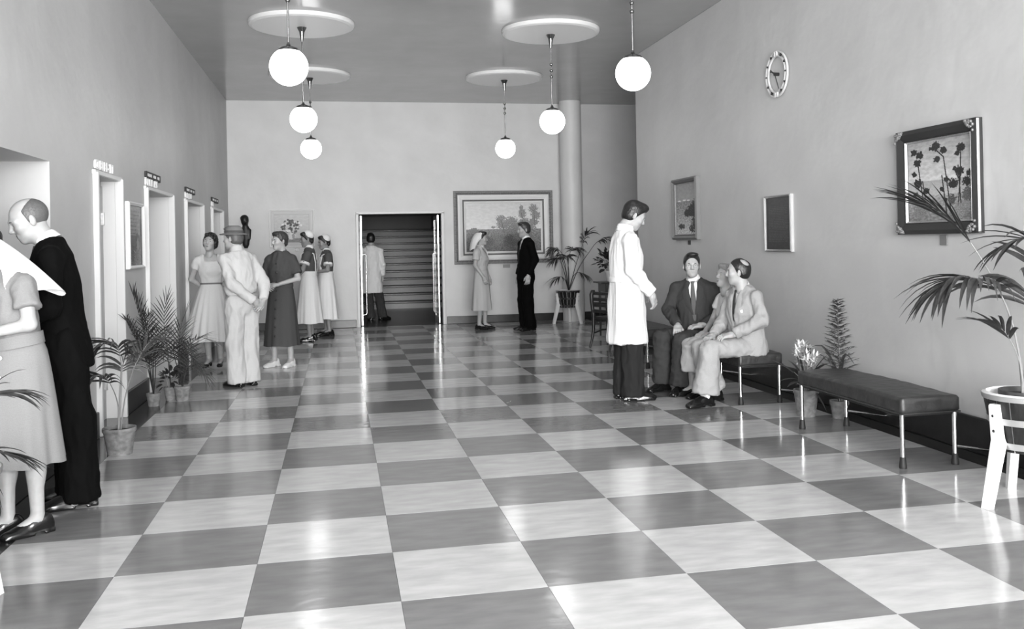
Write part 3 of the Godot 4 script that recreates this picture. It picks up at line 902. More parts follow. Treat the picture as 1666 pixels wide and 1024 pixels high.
func plants() -> void:
	# tub by the right edge and its kentia palm
	tub_planter(Vector3(4.575, 0, 0.09), -1.43, "banded wooden tub on white legs at the right edge, nearest the long bench", M.tub_wood, M.band)
	var o := thing("potted_palm", "tall kentia palm in the near tub at the right edge", "potted plant", Vector3(4.575, 0.46, 0.09), 0.0, "palms in the hall")
	pot_parts(o, 0.135, 0.14, M.dark_pot, 0.03)
	frond(o, [[4.553, 0.583, 0.09], [4.542, 0.844, 0.07], [4.487, 1.107, 0.03], [4.406, 1.277, 0.0], [4.298, 1.472, -0.05], [4.205, 1.557, -0.08], [4.13, 1.6, -0.1]], 11, 0.36, 0.034, 0.72, 0.5, M.leaf, 101, true, 0.0075, 1.1)
	frond(o, [[4.56, 0.583, 0.09], [4.534, 0.749, 0.1], [4.467, 0.982, 0.12], [4.365, 1.145, 0.15], [4.232, 1.205, 0.17], [4.117, 1.215, 0.18], [4.02, 1.18, 0.2]], 19, 0.33, 0.032, 0.6, 1.3, M.leaf, 102, true, 0.0075, 0.7)
	frond(o, [[4.553, 0.583, 0.09], [4.53, 0.749, 0.1], [4.438, 0.896, 0.13], [4.36, 0.955, 0.15]], 5, 0.24, 0.03, 0.7, 0.7, M.leaf, 103, true, 0.005, 1.3)
	frond(o, [[4.561, 0.583, 0.09], [4.6, 0.975, 0.09], [4.7, 1.267, 0.05], [4.69, 1.384, 0.05], [4.6, 1.41, 0.05], [4.52, 1.38, 0.05]], 12, 0.3, 0.03, 0.66, 0.9, M.leaf, 104, true, 0.0075, 0.8)
	frond(o, [[4.561, 0.583, 0.09], [4.56, 0.923, 0.12], [4.5, 1.132, 0.2], [4.55, 1.219, 0.26], [4.65, 1.24, 0.3]], 13, 0.3, 0.032, 0.6, 1.2, M.leaf, 105, true, 0.0075, 0.7)
	frond(o, [[4.58, 0.583, 0.09], [4.66, 0.9, 0.12], [4.72, 1.05, 0.2], [4.76, 1.1, 0.3]], 9, 0.26, 0.024, 0.62, 1.2, M.leaf, 106, true, 0.0075, 0.7)
	# its twin by the left edge, mostly out of the frame
	tub_planter(Vector3(-0.55, 0, 0.36), 2.75, "banded wooden tub on white legs at the left edge, beside the veiled nurse", M.tub_wood, M.band)
	o = thing("potted_palm", "kentia palm at the left edge, its fronds crossing the nurse's skirt", "potted plant", Vector3(-0.55, 0.46, 0.36), 0.0, "palms in the hall")
	pot_parts(o, 0.135, 0.14, M.dark_pot, 0.03)
	frond(o, [[-0.55, 0.56, 0.36], [-0.51, 0.65, 0.33], [-0.43, 0.655, 0.3], [-0.345, 0.632, 0.26]], 6, 0.22, 0.028, 0.68, 0.9, M.leaf, 111, true, 0.006, 0.8)
	frond(o, [[-0.55, 0.56, 0.36], [-0.51, 0.76, 0.33], [-0.43, 0.85, 0.29], [-0.345, 0.872, 0.26]], 8, 0.23, 0.024, 0.62, 1.1, M.leaf, 112, true, 0.006, 0.8)
	frond(o, [[-0.55, 0.56, 0.36], [-0.48, 0.63, 0.37], [-0.41, 0.6, 0.38], [-0.375, 0.54, 0.38]], 5, 0.16, 0.024, 0.62, 1.4, M.leaf, 113, true, 0.005, 0.9)
	# palm in the clay pot by the porthole door
	o = palm_in(Vector3(-0.545, 0, -2.63), "young palm in the largest clay pot, beside the porthole door", 0.113, 0.19, [], "palms in the hall")
	frond(o, [[-0.547, 0.17, -2.62], [-0.535, 0.433, -2.62], [-0.519, 0.652, -2.6], [-0.534, 0.775, -2.55], [-0.594, 0.8, -2.5], [-0.64, 0.78, -2.45]], 12, 0.24, 0.021, 0.68, 1.4, M.leaf, 121, true, 0.007, 0.7)
	frond(o, [[-0.547, 0.17, -2.62], [-0.527, 0.432, -2.62], [-0.516, 0.606, -2.62], [-0.486, 0.71, -2.62], [-0.44, 0.74, -2.58]], 12, 0.22, 0.021, 0.66, 1.5, M.leaf, 122, true, 0.007, 0.7)
	frond(o, [[-0.535, 0.17, -2.62], [-0.49, 0.433, -2.6], [-0.407, 0.653, -2.55], [-0.322, 0.784, -2.5], [-0.25, 0.82, -2.45]], 14, 0.24, 0.015, 0.62, 0.8, M.leaf_pale, 123, true, 0.006, 0.9)
	frond(o, [[-0.551, 0.17, -2.62], [-0.545, 0.35, -2.6], [-0.56, 0.495, -2.5], [-0.59, 0.59, -2.4], [-0.64, 0.6, -2.33]], 8, 0.24, 0.028, 0.66, 1.5, M.leaf, 124, true, 0.006, 0.7)
	# group of three small pots farther along the left wall
	o = palm_in(Vector3(-0.70, 0, -4.7), "feathery date palm in the small clay pot closest to the left wall", 0.066, 0.12, [], "palms in the hall")
	var gi := 0
	for f in [[[-0.70, 0.1, -4.7], [-0.72, 0.465, -4.6], [-0.745, 0.75, -4.5], [-0.775, 0.949, -4.4], [-0.79, 1.05, -4.35]], [[-0.70, 0.1, -4.7], [-0.73, 0.473, -4.5], [-0.765, 0.66, -4.3], [-0.785, 0.78, -4.15], [-0.79, 0.85, -4.05]], [[-0.70, 0.1, -4.7], [-0.71, 0.428, -4.5], [-0.74, 0.56, -4.3], [-0.77, 0.53, -4.15]], [[-0.70, 0.1, -4.7], [-0.66, 0.413, -4.6], [-0.68, 0.593, -4.45], [-0.73, 0.62, -4.3]], [[-0.70, 0.1, -4.7], [-0.68, 0.45, -4.62], [-0.62, 0.66, -4.5], [-0.56, 0.73, -4.4], [-0.49, 0.72, -4.3]], [[-0.70, 0.1, -4.7], [-0.69, 0.4, -4.5], [-0.64, 0.55, -4.3], [-0.55, 0.6, -4.1], [-0.47, 0.55, -3.95]], [[-0.70, 0.1, -4.7], [-0.7, 0.5, -4.6], [-0.69, 0.72, -4.45], [-0.66, 0.86, -4.3]]]:
		gi += 1; frond(o, f, 15, 0.19, 0.0105, 0.36, 0.3, M.leaf, 130 + gi, false, 0.005, 0.8)
	o = palm_in(Vector3(-0.60, 0, -5.0), "dark leafy plant in the middle small clay pot", 0.066, 0.13, [], "palms in the hall")
	for f in [[[-0.6, 0.1, -5.0], [-0.61, 0.514, -4.9], [-0.615, 0.742, -4.8], [-0.595, 0.883, -4.72], [-0.57, 0.985, -4.7]], [[-0.6, 0.1, -5.0], [-0.57, 0.41, -4.8], [-0.48, 0.54, -4.65], [-0.37, 0.5, -4.55], [-0.3, 0.42, -4.5]]]:
		gi += 1; frond(o, f, 15, 0.19, 0.0105, 0.36, 0.3, M.leaf, 130 + gi, false, 0.005, 0.8)
	bushy(o, Vector3(0, 0.2, 0), 0.13, 46, 0.075, 0.045, M.leaf_dark, 7)
	o = palm_in(Vector3(-0.485, 0, -4.95), "arching palm in the right one of the three small clay pots", 0.08, 0.14, [], "palms in the hall")
	for f in [[[-0.485, 0.12, -4.95], [-0.5, 0.428, -4.9], [-0.497, 0.603, -4.9], [-0.472, 0.748, -4.9], [-0.437, 0.846, -4.9]], [[-0.485, 0.12, -4.95], [-0.408, 0.377, -4.85], [-0.3, 0.34, -4.75], [-0.235, 0.25, -4.7]], [[-0.485, 0.12, -4.95], [-0.53, 0.45, -4.8], [-0.5, 0.6, -4.65], [-0.41, 0.62, -4.5], [-0.33, 0.55, -4.4]], [[-0.485, 0.12, -4.95], [-0.43, 0.3, -4.8], [-0.36, 0.36, -4.65], [-0.27, 0.33, -4.55]], [[-0.485, 0.12, -4.95], [-0.45, 0.4, -4.85], [-0.38, 0.55, -4.75], [-0.28, 0.62, -4.65], [-0.18, 0.6, -4.6]]]:
		gi += 1; frond(o, f, 15, 0.19, 0.0105, 0.34, 0.4, M.leaf_pale if gi % 2 else M.leaf, 130 + gi, false, 0.005, 0.8)
	# tub in front of the column
	tub_planter(Vector3(4.98, 0, -11.56), -1.4, "banded dark tub on white legs in front of the round column", M.black_gloss, M.chrome_dark)
	o = thing("potted_palm", "fan-leaved palm in the tub in front of the round column", "potted plant", Vector3(5.0, 0.46, -11.6), 0.0, "palms in the hall")
	pot_parts(o, 0.135, 0.12, M.dark_pot, 0.03)
	for f in [[[5.005, 0.56, -11.6], [5.15, 1.044, -11.6], [5.271, 1.373, -11.6], [5.332, 1.538, -11.6], [5.36, 1.6, -11.55]], [[5.005, 0.56, -11.6], [5.206, 0.987, -11.6], [5.383, 1.237, -11.6], [5.522, 1.423, -11.55], [5.647, 1.498, -11.5], [5.75, 1.46, -11.5]], [[5.005, 0.56, -11.6], [4.956, 0.993, -11.6], [4.893, 1.248, -11.6], [4.793, 1.33, -11.6], [4.70, 1.3, -11.55]], [[5.005, 0.56, -11.6], [5.001, 0.992, -11.6], [5.041, 1.245, -11.6], [5.074, 1.333, -11.5], [5.13, 1.31, -11.45]], [[5.005, 0.56, -11.6], [4.896, 0.942, -11.5], [4.785, 1.165, -11.4], [4.70, 1.14, -11.35]], [[5.005, 0.56, -11.6], [5.063, 0.828, -11.5], [5.143, 0.904, -11.45], [5.24, 0.87, -11.4]], [[5.005, 0.56, -11.6], [4.915, 0.777, -11.5], [4.811, 0.838, -11.4], [4.73, 0.8, -11.4]], [[5.005, 0.56, -11.6], [4.987, 0.94, -11.5], [4.918, 1.2, -11.35], [4.9, 1.2, -11.25]], [[5.005, 0.56, -11.6], [4.95, 1.0, -11.64], [4.85, 1.26, -11.68], [4.8, 1.3, -11.7]]]:
		gi += 1; frond(o, f, 7, 0.27, 0.035, 0.8, 1.3, M.leaf_dark, 150 + gi, false, 0.009, 0.5)
	# plant on the side table, plant on the floor beneath it
	o = thing("potted_geranium", "bushy geranium in a pale pot on the dark side table", "potted plant", Vector3(5.06, 0.836, -9.05))
	pot_parts(o, 0.12, 0.16, M.pale_pot)
	bushy(o, Vector3(-0.06, 0.31, 0), 0.24, 110, 0.08, 0.075, M.leaf_dark, 9)
	o = thing("potted_plant", "leafy plant on the floor under the dark side table", "potted plant", Vector3(5.1, 0, -9.05))
	pot_parts(o, 0.1, 0.18, M.pale_pot)
	bushy(o, Vector3(-0.02, 0.38, 0), 0.18, 40, 0.16, 0.03, M.leaf, 12)
	# pots between the benches on the right
	o = thing("potted_lily", "white flowering plant in a clay pot behind the near bench end", "potted plant", Vector3(4.665, 0, -2.46), 0.0)
	pot_parts(o, 0.1, 0.213, M.clay)
	bushy(o, Vector3(0, 0.3, 0), 0.13, 24, 0.2, 0.035, M.leaf, 14)
	flowers(o)
	o = thing("potted_fern", "feathery upright fern in a small clay pot near the right wall", "potted plant", Vector3(4.865, 0, -2.3), 0.0)
	pot_parts(o, 0.075, 0.14, M.clay)
	fern_tower(o)
	var gg := 0
	for f in [[[4.865, 0.12, -2.3], [4.84, 0.4, -2.33], [4.78, 0.56, -2.38], [4.7, 0.56, -2.42]], [[4.865, 0.12, -2.3], [4.86, 0.4, -2.26], [4.87, 0.52, -2.2], [4.9, 0.44, -2.12]]]:
		gg += 1
		var b := B.new()
		var pts := []
		for q in f: pts.append(Vector3(q[0], q[1], q[2]) - o.position)
		b.tube(smooth_path(pts, 14), [0.008, 0.012, 0.015, 0.018, 0.02, 0.021, 0.021, 0.02, 0.018, 0.016, 0.013, 0.01, 0.007, 0.004, 0.001], 8, true, 0.15)
		part("strap_leaf", b, M.leaf, o)

func scrap() -> void:
	var o := thing("paper_scrap", "tiny white paper scrap lying on a tile in mid floor", "paper", Vector3(2.47, 0.001, -3.81))
	var b := B.new()
	b.facing([Vector3(-0.02, 0, -0.015), Vector3(0.018, 0.006, -0.012), Vector3(0.02, 0.012, 0.012), Vector3(-0.012, 0.004, 0.016)], Vector3.UP)
	b.facing([Vector3(0.018, 0.006, -0.012), Vector3(0.026, 0.022, -0.006), Vector3(0.02, 0.012, 0.012)], Vector3.UP)
	part("sheet", b, M.petal, o)

func bushy(o: Node3D, ctr: Vector3, r: float, n: int, length: float, width: float, m: Material, sd: int) -> void:
	var rng := RandomNumberGenerator.new(); rng.seed = sd
	var stems := B.new()
	for k in 7:
		var a := TAU * k / 7.0
		stems.tube([Vector3(ctr.x, ctr.y - r * 1.3, ctr.z), ctr + Vector3(cos(a) * r * 0.3, 0, sin(a) * r * 0.3), ctr + Vector3(cos(a) * r * 0.7, r * 0.4, sin(a) * r * 0.7)], [0.005, 0.004, 0.002], 5)
	part("stems", stems, M.stem, o)
	for k in n:
		var d := Vector3(rng.randfn(), rng.randfn() * 0.8 + 0.25, rng.randfn()).normalized()
		var p := ctr + d * r * rng.randf_range(0.35, 0.95) * Vector3(1, 0.8, 1)
		var lb := B.new()
		leaflet(lb, p, (d + Vector3.UP * 0.3).normalized(), Vector3.UP + Vector3(0.1, 0, 0.2), length * rng.randf_range(0.7, 1.2), width * rng.randf_range(0.8, 1.2), 0.7, 4)
		part("leaf", lb, m, o)

func flowers(o: Node3D) -> void:
	var rng := RandomNumberGenerator.new(); rng.seed = 77
	for k in 34:
		var p := Vector3(0, 0.48, 0) + Vector3(rng.randfn(), rng.randfn(), rng.randfn()).normalized() * Vector3(0.1, 0.14, 0.1) * rng.randf_range(0.5, 1.0)
		var b := B.new(); b.tube([Vector3(0, 0.2, 0), p * Vector3(0.6, 0.75, 0.6), p], [0.004, 0.003, 0.002], 5)
		var st := part("flower_stem", b, M.stem, o)
		b = B.new()
		for j in 6:
			var a := TAU * j / 6 + k
			leaflet(b, p, (Vector3(cos(a), 0.5, sin(a)).rotated(Vector3(1, 0, 0), sin(k * 2.1) * 0.9)).normalized(), Vector3.UP, 0.05, 0.02, 0.5, 3)
		part("flower", b, M.petal, st)

func fern_tower(o: Node3D) -> void:
	var rng := RandomNumberGenerator.new(); rng.seed = 31
	var b := B.new(); b.tube([Vector3(0, 0.1, 0), Vector3(0.01, 0.5, 0), Vector3(0, 0.95, 0)], [0.007, 0.005, 0.002], 6)
	part("trunk", b, M.stem, o)
	for k in 80:
		var t := k / 79.0
		var y := lerpf(0.36, 0.93, t)
		var a := k * 2.4
		var len := lerpf(0.17, 0.03, pow(t, 0.8)) * rng.randf_range(0.8, 1.15)
		var d := Vector3(cos(a), 0.35, sin(a)).normalized()
		b = B.new()
		var tip := Vector3(0, y, 0) + d * len
		b.tube([Vector3(0, y, 0), tip], [0.002, 0.0008], 4)
		for j in 8:
			var q := Vector3(0, y, 0) + d * len * (j + 1.5) / 9.0
			for s: float in [-1.0, 1.0]:
				leaflet(b, q, (d + d.cross(Vector3.UP).normalized() * s * 0.9 + Vector3.UP * rng.randf_range(-0.2, 0.5)).normalized(), Vector3.UP, 0.04, 0.009, 0.3, 2)
		part("branch", b, M.leaf_pale, o)

# ------------------------------------------------------------------ pictures
class Paint:
	var w: int; var h: int
	var d: PackedFloat32Array
	var nz := FastNoiseLite.new()
	func _init(ww: int, hh: int, base: float, sd: int) -> void:
		w = ww; h = hh; d = PackedFloat32Array(); d.resize(w * h); d.fill(base); nz.seed = sd; nz.frequency = 0.04
	func wash(y0: float, y1: float, a: float, b: float, mottle := 0.05, fr := 1.0) -> void:
		for y in range(int(y0 * h), int(y1 * h)):
			for x in w: d[y * w + x] = lerpf(a, b, (float(y) / h - y0) / (y1 - y0)) + nz.get_noise_2d(x * fr, y * 2.0 * fr) * mottle
	func blob(cx: float, cy: float, rx: float, ry: float, v: float, rough := 0.5, grain := 0.08) -> void:
		for y in range(maxi(0, int((cy - ry * 1.6) * h)), mini(h, int((cy + ry * 1.6) * h))):
			for x in range(maxi(0, int((cx - rx * 1.6) * w)), mini(w, int((cx + rx * 1.6) * w))):
				var q := Vector2((float(x) / w - cx) / rx, (float(y) / h - cy) / ry).length() + nz.get_noise_2d(x * 3.0, y * 3.0) * rough
				if q < 1.0: d[y * w + x] = v + nz.get_noise_2d(x * 6.0 + 90, y * 6.0) * grain
	func line(a: Vector2, b: Vector2, r: float, v: float) -> void:
		var n := int((b - a).length() * w) + 2
		for i in n:
			var p := a.lerp(b, float(i) / (n - 1))
			for y in range(int(p.y * h - r), int(p.y * h + r) + 1):
				for x in range(int(p.x * w - r), int(p.x * w + r) + 1):
					if x >= 0 and y >= 0 and x < w and y < h and Vector2(x - p.x * w, y - p.y * h).length() <= r: d[y * w + x] = v
	func tex() -> ImageTexture:
		var by := PackedByteArray(); by.resize(w * h)
		for i in w * h: by[i] = int(clampf(d[i], 0, 1) * 255)
		return ImageTexture.create_from_image(Image.create_from_data(w, h, false, Image.FORMAT_L8, by))

func picture(called: String, label: String, at: Vector3, turn: float, w: float, h: float, rails: Array, img: ImageTexture, rough := 0.5, tilt := 0.0) -> Node3D:
	# the picture faces local +z; rails: [width, depth, material, name] from the outside in
	var o := thing(called, label, "picture" if called != "plaque" else "plaque", at, turn)
	o.rotation.x = 0.0
	var ow := w; var oh := h
	for r in rails:
		var rw: float = r[0]; var dp: float = r[1]
		for s: float in [-1.0, 1.0]:
			var b := B.new()
			b.facing([Vector3(-ow / 2, s * oh / 2, dp * 0.75), Vector3(ow / 2, s * oh / 2, dp * 0.75), Vector3(ow / 2 - rw * 0.4, s * (oh / 2 - rw * 0.4), dp), Vector3(-ow / 2 + rw * 0.4, s * (oh / 2 - rw * 0.4), dp)], Vector3(0, s * 0.3, 1))
			b.facing([Vector3(-ow / 2 + rw * 0.4, s * (oh / 2 - rw * 0.4), dp), Vector3(ow / 2 - rw * 0.4, s * (oh / 2 - rw * 0.4), dp), Vector3(ow / 2 - rw, s * (oh / 2 - rw), dp * 0.55), Vector3(-ow / 2 + rw, s * (oh / 2 - rw), dp * 0.55)], Vector3(0, -s * 0.3, 1))
			b.facing([Vector3(-ow / 2, s * oh / 2, 0), Vector3(ow / 2, s * oh / 2, 0), Vector3(ow / 2, s * oh / 2, dp * 0.75), Vector3(-ow / 2, s * oh / 2, dp * 0.75)], Vector3(0, s, 0))
			part(r[3], b, r[2], o)
			b = B.new()
			b.facing([Vector3(s * ow / 2, -oh / 2, dp * 0.75), Vector3(s * ow / 2, oh / 2, dp * 0.75), Vector3(s * (ow / 2 - rw * 0.4), oh / 2 - rw * 0.4, dp), Vector3(s * (ow / 2 - rw * 0.4), -oh / 2 + rw * 0.4, dp)], Vector3(s * 0.3, 0, 1))
			b.facing([Vector3(s * (ow / 2 - rw * 0.4), -oh / 2 + rw * 0.4, dp), Vector3(s * (ow / 2 - rw * 0.4), oh / 2 - rw * 0.4, dp), Vector3(s * (ow / 2 - rw), oh / 2 - rw, dp * 0.55), Vector3(s * (ow / 2 - rw), -oh / 2 + rw, dp * 0.55)], Vector3(-s * 0.3, 0, 1))
			b.facing([Vector3(s * ow / 2, -oh / 2, 0), Vector3(s * ow / 2, oh / 2, 0), Vector3(s * ow / 2, oh / 2, dp * 0.75), Vector3(s * ow / 2, -oh / 2, dp * 0.75)], Vector3(s, 0, 0))
			part(r[3], b, r[2], o)
		ow -= rw * 2; oh -= rw * 2
	var m := StandardMaterial3D.new(); m.albedo_texture = img; m.roughness = rough
	var b := B.new(); var zd := 0.012
	b.quad(Vector3(-ow / 2, -oh / 2, zd), Vector3(-ow / 2, oh / 2, zd), Vector3(ow / 2, oh / 2, zd), Vector3(ow / 2, -oh / 2, zd))
	b.box(Vector3(0, 0, 0.005), Vector3(w - 0.01, h - 0.01, 0.01))
	part("canvas" if called != "plaque" else "bronze_plate", b, m, o)
	return o

func small_plate(at: Vector3, turn: float, w: float, h: float, label: String, m: Material) -> void:
	var o := thing("label_plate", label, "label", at, turn, "small name plates under the paintings")
	var b := B.new(); b.box(Vector3(0, 0, 0.006), Vector3(w, h, 0.012), 0.002)
	part("plate", b, m, o)

func pictures() -> void:
	# large landscape on the back wall
	var p := Paint.new(320, 200, 0.7, 4)
	p.wash(0.0, 0.56, 0.78, 0.86, 0.05)
	p.wash(0.54, 1.0, 0.5, 0.3, 0.2, 2.0)
	p.blob(0.1, 0.56, 0.06, 0.05, 0.45)
	for q in [[0.46, 0.34, 0.06, 0.09], [0.5, 0.45, 0.09, 0.1], [0.6, 0.38, 0.09, 0.09], [0.66, 0.48, 0.1, 0.09], [0.55, 0.6, 0.14, 0.1], [0.75, 0.22, 0.05, 0.1], [0.74, 0.12, 0.025, 0.08], [0.78, 0.4, 0.08, 0.08], [0.9, 0.12, 0.06, 0.08], [0.93, 0.25, 0.06, 0.1], [0.9, 0.4, 0.07, 0.08], [0.82, 0.5, 0.1, 0.07], [0.36, 0.5, 0.03, 0.025]]: p.blob(q[0], q[1], q[2], q[3], 0.5, 0.7, 0.25)
	for q in [[0.6, 0.78, 0.12, 0.12, 0.25], [0.4, 0.75, 0.1, 0.1, 0.42], [0.75, 0.7, 0.13, 0.07, 0.38], [0.25, 0.8, 0.13, 0.1, 0.3]]: p.blob(q[0], q[1], q[2], q[3], q[4], 0.8, 0.25)
	for q in [[0.74, 0.2, 0.77, 0.6], [0.91, 0.15, 0.92, 0.55], [0.47, 0.36, 0.5, 0.6]]: p.line(Vector2(q[0], q[1]), Vector2(q[2], q[3]), 1.0, 0.3)
	var o := picture("framed_painting", "large landscape painting of trees in an ornate pale frame on the back wall", Vector3(3.976, 1.742, ZB), 0.0, 1.84, 1.335, [[0.075, 0.07, M.gilt, "outer_rail"], [0.085, 0.05, M.frame_pale, "inner_rail"], [0.03, 0.035, M.frame_mid, "slip"], [0.035, 0.03, M.frame_pale, "liner"]], p.tex(), 0.45)
	var bead := B.new()
	for k in 66: bead.ball(Vector3(-0.87 + k * 0.0268, 0, 0), Vector3(0.011, 0.009, 0.008), 8)
	for s: float in [-1.0, 1.0]:
		var q := part("beading", bead, M.frame_dark, o); q.position = Vector3(0, s * 0.617, 0.055); q.set_meta("kind", "stuff")
	bead = B.new()
	for k in 46: bead.ball(Vector3(0, -0.6 + k * 0.0268, 0), Vector3(0.009, 0.011, 0.008), 8)
	for s: float in [-1.0, 1.0]:
		var q := part("beading", bead, M.frame_dark, o); q.position = Vector3(s * 0.87, 0, 0.055); q.set_meta("kind", "stuff")
	small_plate(Vector3(4.015, 1.025, ZB), 0.0, 0.13, 0.06, "name plate under the large landscape painting", M.frame_mid)
	# flower piece
	p = Paint.new(160, 140, 0.72, 8)
	p.wash(0.0, 1.0, 0.74, 0.68, 0.05)
	p.wash(0.86, 1.0, 0.45, 0.5, 0.1)
	var rng := RandomNumberGenerator.new(); rng.seed = 3
	for k in 60:
		var a := rng.randf() * TAU; var r := sqrt(rng.randf())
		p.blob(0.5 + cos(a) * r * 0.3, 0.4 + sin(a) * r * 0.28, 0.035, 0.04, [0.18, 0.3, 0.85, 0.12][rng.randi() % 4], 0.7)
	p.blob(0.5, 0.78, 0.1, 0.13, 0.8); p.blob(0.54, 0.78, 0.04, 0.11, 0.55)
	picture("framed_painting", "flower still life in a thin white frame on the back wall, behind the nurses", Vector3(0.205, 1.777, ZB), 0.0, 0.77, 0.66, [[0.03, 0.03, M.frame_pale, "frame_rail"], [0.06, 0.016, M.mount, "mount"]], p.tex())
	small_plate(Vector3(0.29, 1.405, ZB), 0.0, 0.07, 0.05, "name plate under the flower still life", M.frame_mid)
	# sea cliff on the right wall
	p = Paint.new(140, 160, 0.6, 12)
	p.wash(0.0, 0.35, 0.55, 0.62, 0.05); p.wash(0.35, 1.0, 0.5, 0.75, 0.22, 2.0)
	for q in [[0.15, 0.33], [0.4, 0.32], [0.6, 0.33]]: p.blob(q[0], q[1], 0.08, 0.012, 0.9)
	for q in [[0.95, 0.45, 0.2, 0.12], [0.75, 0.52, 0.2, 0.1], [0.55, 0.58, 0.18, 0.08], [0.8, 0.6, 0.25, 0.06]]: p.blob(q[0], q[1], q[2], q[3], 0.16, 0.6, 0.3)
	for q in [[0.95, 0.8, 0.2, 0.2], [0.75, 0.9, 0.12, 0.08], [0.25, 0.85, 0.15, 0.05]]: p.blob(q[0], q[1], q[2], q[3], 0.2, 0.8, 0.4)
	picture("framed_painting", "seascape with a dark cliff in a dark frame above the seated man with glasses", Vector3(XR, 1.81, -6.035), -PI / 2, 0.80, 0.735, [[0.05, 0.06, M.frame_mid, "frame_rail"], [0.02, 0.03, M.frame_silver, "slip"]], p.tex())
	small_plate(Vector3(XR, 1.405, -5.98), -PI / 2, 0.07, 0.05, "dark name plate under the seascape", M.frame_dark)
	# plaque
	p = Paint.new(128, 160, 0.24, 16)
	p.wash(0.0, 1.0, 0.25, 0.2, 0.05)
	for r in 22:
		var y := 0.17 + r * 0.032
		var x := 0.08
		while x < 0.86 - 0.15 * float(r % 3 == 2):
			var l := rng.randf_range(0.04, 0.12)
			p.line(Vector2(x, y), Vector2(minf(0.9, x + l), y), 0.8, 0.33); x += l + 0.035
	picture("plaque", "dark bronze memorial plaque with rows of raised lettering on the right wall", Vector3(XR, 1.576, -3.685), -PI / 2, 0.535, 0.535, [[0.022, 0.035, M.frame_silver, "edge_strip"]], p.tex(), 0.35)
	# gum trees, the big picture on the right
	p = Paint.new(200, 200, 0.7, 20)
	p.wash(0.0, 0.52, 0.6, 0.78, 0.10); p.wash(0.5, 0.68, 0.62, 0.7, 0.06, 2.0); p.wash(0.68, 1.0, 0.6, 0.45, 0.2, 2.0)
	for q in [[0.62, 0.95, 0.55, 0.45], [0.68, 0.9, 0.58, 0.22], [0.78, 0.95, 0.83, 0.45], [0.84, 0.95, 0.8, 0.35], [0.83, 0.45, 0.84, 0.2], [0.24, 0.72, 0.17, 0.3], [0.28, 0.72, 0.24, 0.5], [0.58, 0.22, 0.46, 0.12], [0.8, 0.5, 0.74, 0.38]]: p.line(Vector2(q[0], q[1]), Vector2(q[2], q[3]), 1.6, 0.12)
	for q in [[0.1, 0.12, 0.05], [0.2, 0.16, 0.06], [0.16, 0.26, 0.06], [0.1, 0.4, 0.04], [0.16, 0.52, 0.07], [0.3, 0.62, 0.05], [0.12, 0.66, 0.04], [0.46, 0.08, 0.07], [0.38, 0.1, 0.03], [0.58, 0.14, 0.05], [0.48, 0.24, 0.05], [0.84, 0.14, 0.06], [0.79, 0.2, 0.04], [0.82, 0.42, 0.06], [0.74, 0.38, 0.03], [0.62, 0.5, 0.04], [0.72, 0.56, 0.07], [0.55, 0.62, 0.04], [0.93, 0.55, 0.07], [0.97, 0.45, 0.05], [0.6, 0.75, 0.03]]: p.blob(q[0], q[1], q[2], q[2] * 0.8, 0.14, 0.7, 0.12)
	for q in [[0.7, 0.75, 0.06, 0.3], [0.93, 0.7, 0.08, 0.35], [0.2, 0.85, 0.1, 0.45], [0.8, 0.9, 0.1, 0.5]]: p.blob(q[0], q[1], q[2], q[2], q[3], 0.6, 0.2)
	o = picture("framed_painting", "painting of slender gum trees in a dark frame with ornate corners, behind the near palm", Vector3(XR, 1.818, -1.305), -PI / 2, 0.88, 0.75, [[0.075, 0.06, M.frame_dark, "frame_rail"], [0.02, 0.03, M.frame_silver, "slip"]], p.tex())
	for sx: float in [-1.0, 1.0]:
		for sy: float in [-1.0, 1.0]:
			var b := B.new()
			rng.seed = 5
			for k in 26:
				var u := rng.randf(); var vv := rng.randf() * (1.0 - u)
				b.ball(Vector3(sx * (0.43 - u * 0.09), sy * (0.365 - vv * 0.09), 0.057 + rng.randf() * 0.012), Vector3.ONE * rng.randf_range(0.006, 0.012), 8)
			var q := part("corner_ornament", b, M.frame_mid, o)
	var b2 := B.new(); b2.box(Vector3(0.441, 0, 0.036), Vector3(0.006, 0.74, 0.02), 0.002)
	part("lit_side_strip", b2, M.frame_silver, o)  # pale strip added to paint the light on this side of the frame
	small_plate(Vector3(XR, 1.40, -1.27), -PI / 2, 0.075, 0.07, "dark name plate under the gum tree painting", M.frame_mid)
	# framed notice on the left wall
	p = Paint.new(110, 160, 0.5, 25)
	p.wash(0.0, 0.5, 0.52, 0.42, 0.06); p.wash(0.5, 1.0, 0.3, 0.4, 0.2, 2.0)
	for r in 9:
		var y := 0.09 + r * 0.062
		var x := 0.06
		while x < 0.8 - r * 0.05:
			var l := rng.randf_range(0.05, 0.14)
			p.line(Vector2(x, y), Vector2(x + l, y), 1.1, 0.2); x += l + 0.04
	p.blob(0.7, 0.62, 0.16, 0.16, 0.08); p.blob(0.7, 0.66, 0.09, 0.12, 0.5); p.blob(0.7, 0.85, 0.2, 0.14, 0.4); p.blob(0.35, 0.8, 0.06, 0.2, 0.1); p.blob(0.9, 0.4, 0.05, 0.2, 0.25)
	picture("framed_notice", "framed notice with printed lines and a dark figure, between two openings on the left wall", Vector3(XL, 1.58, -4.73), PI / 2, 0.66, 0.61, [[0.03, 0.04, M.frame_pale, "frame_rail"]], p.tex(), 0.25)
	# clock: ring, hour marks and hands fixed straight to the wall
	o = thing("wall_clock", "round open-ring wall clock with bar marks high on the right wall", "clock", Vector3(XR, 2.98, -3.645), -PI / 2)
	var turnz := Basis(Vector3(1, 0, 0), Vector3(0, 0, 1), Vector3(0, -1, 0))
